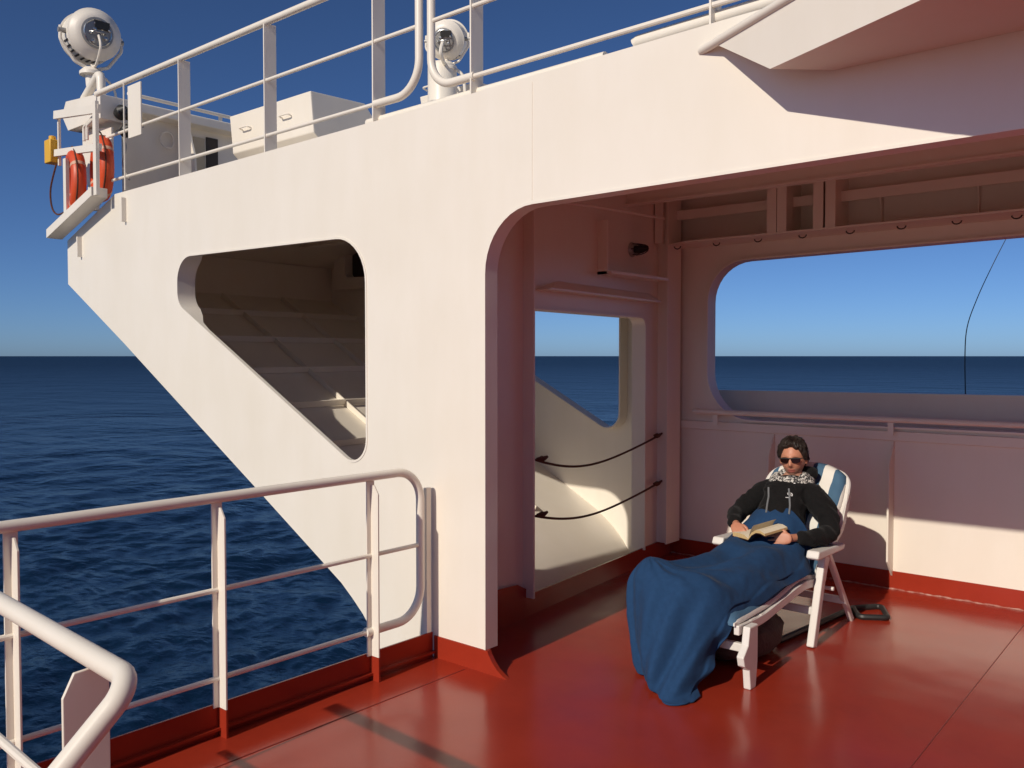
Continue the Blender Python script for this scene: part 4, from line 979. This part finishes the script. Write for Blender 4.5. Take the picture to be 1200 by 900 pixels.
# ------------------------------------------------------------------ blanket
rows = [  # each: points across from the far (left) side to the near (right) side
 [(-2.55, 5.30, .56), (-2.50, 5.26, .66), (-2.42, 5.25, .755), (-2.33, 5.25, .79), (-2.24, 5.25, .785), (-2.16, 5.24, .75), (-2.09, 5.23, .67), (-2.05, 5.22, .56)],
 [(-2.57, 5.20, .50), (-2.50, 5.17, .63), (-2.42, 5.16, .71), (-2.33, 5.15, .735), (-2.24, 5.15, .73), (-2.15, 5.14, .69), (-2.08, 5.14, .59), (-2.02, 5.14, .46)],
 [(-2.58, 5.02, .46), (-2.52, 4.99, .57), (-2.43, 4.98, .625), (-2.33, 4.98, .605), (-2.22, 4.98, .60), (-2.13, 4.98, .59), (-2.05, 4.98, .52), (-2.0, 5.02, .445)],
 [(-2.60, 4.80, .42), (-2.55, 4.78, .53), (-2.45, 4.76, .585), (-2.32, 4.75, .565), (-2.21, 4.75, .605), (-2.12, 4.75, .585), (-2.05, 4.77, .50), (-2.005, 4.84, .425)],
 [(-2.61, 4.58, .40), (-2.56, 4.54, .50), (-2.46, 4.50, .560), (-2.33, 4.50, .545), (-2.22, 4.50, .580), (-2.12, 4.50, .555), (-2.06, 4.54, .48), (-2.02, 4.62, .405)],
 [(-2.62, 4.38, .42), (-2.58, 4.30, .53), (-2.49, 4.26, .585), (-2.36, 4.27, .55), (-2.24, 4.28, .565), (-2.13, 4.29, .52), (-2.07, 4.33, .45), (-2.04, 4.38, .385)],
 [(-2.65, 4.28, .44), (-2.61, 4.17, .56), (-2.52, 4.11, .62), (-2.38, 4.08, .585), (-2.25, 4.08, .56), (-2.15, 4.10, .51), (-2.09, 4.14, .41), (-2.06, 4.17, .33)],
 [(-2.68, 4.24, .36), (-2.64, 4.09, .48), (-2.55, 4.01, .54), (-2.40, 3.97, .50), (-2.27, 3.97, .47), (-2.17, 4.00, .39), (-2.11, 4.06, .31), (-2.085, 4.12, .25)],
 [(-2.66, 4.20, .22), (-2.62, 4.05, .33), (-2.53, 3.96, .39), (-2.40, 3.90, .36), (-2.28, 3.90, .30), (-2.19, 3.93, .25), (-2.13, 4.00, .21), (-2.12, 4.12, .17)],
 [(-2.62, 4.17, .08), (-2.58, 4.03, .15), (-2.50, 3.93, .19), (-2.40, 3.86, .18), (-2.29, 3.84, .15), (-2.21, 3.86, .13), (-2.14, 3.93, .12), (-2.11, 4.05, .11)],
 [(-2.62, 4.16, .012), (-2.54, 4.02, .018), (-2.46, 3.94, .03), (-2.38, 3.86, .04), (-2.30, 3.80, .035), (-2.22, 3.79, .03), (-2.15, 3.86, .035), (-2.14, 3.99, .04)],
 [(-2.55, 4.17, .010), (-2.48, 4.06, .012), (-2.42, 3.97, .014), (-2.35, 3.88, .016), (-2.28, 3.80, .014), (-2.20, 3.755, .012), (-2.12, 3.80, .012), (-2.12, 3.94, .014)],
]
NS, NTt = 12, 14
R1 = [catmull(r_, NTt) for r_ in rows]; grid = []
cols = [catmull([R1[i][j] for i in range(len(rows))], NS) for j in range(len(R1[0]))]
nj, ni = len(cols), len(cols[0])
BL = []
def bl_point(i, j):
    p = cols[j][i].copy(); u = j / (nj - 1); s = i / (ni - 1)
    hang = max(0, min(1, (s - .50) / .2))
    # soft folds: transverse over the lap, vertical in the hanging part
    h2 = max(0, min(1, (s - .42) / .25)); calm = 1 - .75 * max(0, (s - .85) / .15)
    ph = u * 17 + 1.6 * math.sin(s * 5 + u * 3) + .9
    fold = (.024 * math.sin(ph) + .010 * math.sin(ph * 2.1 + 1)) * hang * calm
    fold -= .050 * math.exp(-((u - .20 - .10 * (s - .5)) / .045) ** 2) * h2 * calm          # deep fold falling from the toes
    fold -= .030 * math.exp(-((u - .55 + .35 * (s - .5)) / .05) ** 2) * h2 * calm
    # stretched creases fanning from the raised feet towards the lap
    q = (s - .52) * 2.2; rad = math.atan2(u - .25, -q + .02)
    fan = .010 * math.sin(rad * 13 + 2 * noise.noise(Vector((u * 2, s * 3, 1)))) * (1 - hang) * min(1, max(0, (s - .12) * 6))
    sag = -.020 * math.exp(-((s - .30 - .12 * (u - .5)) / .035) ** 2) - .016 * math.exp(-((s - .42 + .10 * (u - .5)) / .03) ** 2) + .012 * math.exp(-((s - .24) / .025) ** 2)
    lap = (fan + sag * math.sin(math.pi * min(1, u + .1)) * (1 - hang) + .016 * noise.noise(Vector((u * 3.0, s * 8, 4)))) * min(1, s * 6)
    p.y -= fold + .4 * lap * hang; p.z += lap * (1 - .8 * hang)
    p.x += .012 * math.sin(s * 30 + u * 3) * (u > .9) 
    p += Vector((1, 1, 1)) * noise.noise(p * 22) * .003
    p.z = max(p.z, .012)
    return p
b = MB(); gv = [[b.bm.verts.new(bl_point(i, j)) for j in range(nj)] for i in range(ni)]
for i in range(ni - 1):
    for j in range(nj - 1): b.bm.faces.new([gv[i][j], gv[i][j + 1], gv[i + 1][j + 1], gv[i + 1][j]])
bo = b.build('blanket', BLUEF, loc=(-2.35, 4.3, 0), ang=180); tag(bo, 'large blue fleece blanket over the reclining person, trailing down onto the red deck', 'blanket')
so_ = bo.modifiers.new('solid', 'SOLIDIFY'); so_.thickness = .009; so_.offset = -1
ss = bo.modifiers.new('sub', 'SUBSURF'); ss.levels = 1; ss.render_levels = 1

# ------------------------------------------------------------------ book
BK = empty('book', (-2.335, 4.98, .62), 'thick open paperback with yellowed pages held in both hands on the blue blanket', 'book')
bx = Vector((.93, -.30, 0)).normalized(); by = Vector((.30, .93, .10)).normalized(); bn = bx.cross(by).normalized()
if bn.z < 0: bn = -bn
org = Vector((-2.325, 4.935, .618))
def bp(a, h_, l): return org + bx * a + bn * h_ + by * l
def block(name, prof_top, prof_bot, m, par, L0=-.01, L1=.185):
    b = MB(); n = len(prof_top); V = {}
    for k, pr in enumerate((prof_top, prof_bot)):
        for i, (a, h_) in enumerate(pr):
            for e, l in enumerate((L0, L1)): V[k, i, e] = b.bm.verts.new(bp(a, h_, l))
    for i in range(n - 1):
        f_ = b.bm.faces.new([V[0, i, 0], V[0, i + 1, 0], V[0, i + 1, 1], V[0, i, 1]]); f_.material_index = 0
        f_ = b.bm.faces.new([V[1, i, 0], V[1, i, 1], V[1, i + 1, 1], V[1, i + 1, 0]]); f_.material_index = 0
        for e in (0, 1): f_ = b.bm.faces.new([V[0, i, e], V[0, i + 1, e], V[1, i + 1, e], V[1, i, e]]); f_.material_index = 1
    for i in (0, n - 1): f_ = b.bm.faces.new([V[0, i, 0], V[0, i, 1], V[1, i, 1], V[1, i, 0]]); f_.material_index = 1
    return b.build(name, m, par, smooth=False)
block('left_pages', [(0, .008), (-.03, .026), (-.07, .030), (-.125, .026)], [(0, .0), (-.03, .002), (-.07, .003), (-.125, .004)], [PAPER, EDGE], BK)
block('right_pages', [(0, .010), (.03, .050), (.065, .072), (.10, .074), (.135, .062)], [(0, .0), (.03, .034), (.065, .055), (.10, .058), (.135, .048)], [PAPER, EDGE], BK)
block('loose_page', [(0.004, .012), (.02, .055), (.035, .080), (.052, .098)], [(0.003, .011), (.02, .054), (.035, .079), (.052, .097)], [PAPER, EDGE], BK)
block('cover', [(-.132, .0025), (-.07, .001), (0, -.002), (.03, .032), (.065, .053), (.10, .056), (.142, .046)], [(-.132, .0), (-.07, -.002), (0, -.005), (.03, .029), (.065, .050), (.10, .053), (.142, .043)], [COVER, COVER], BK, -.014, .19)
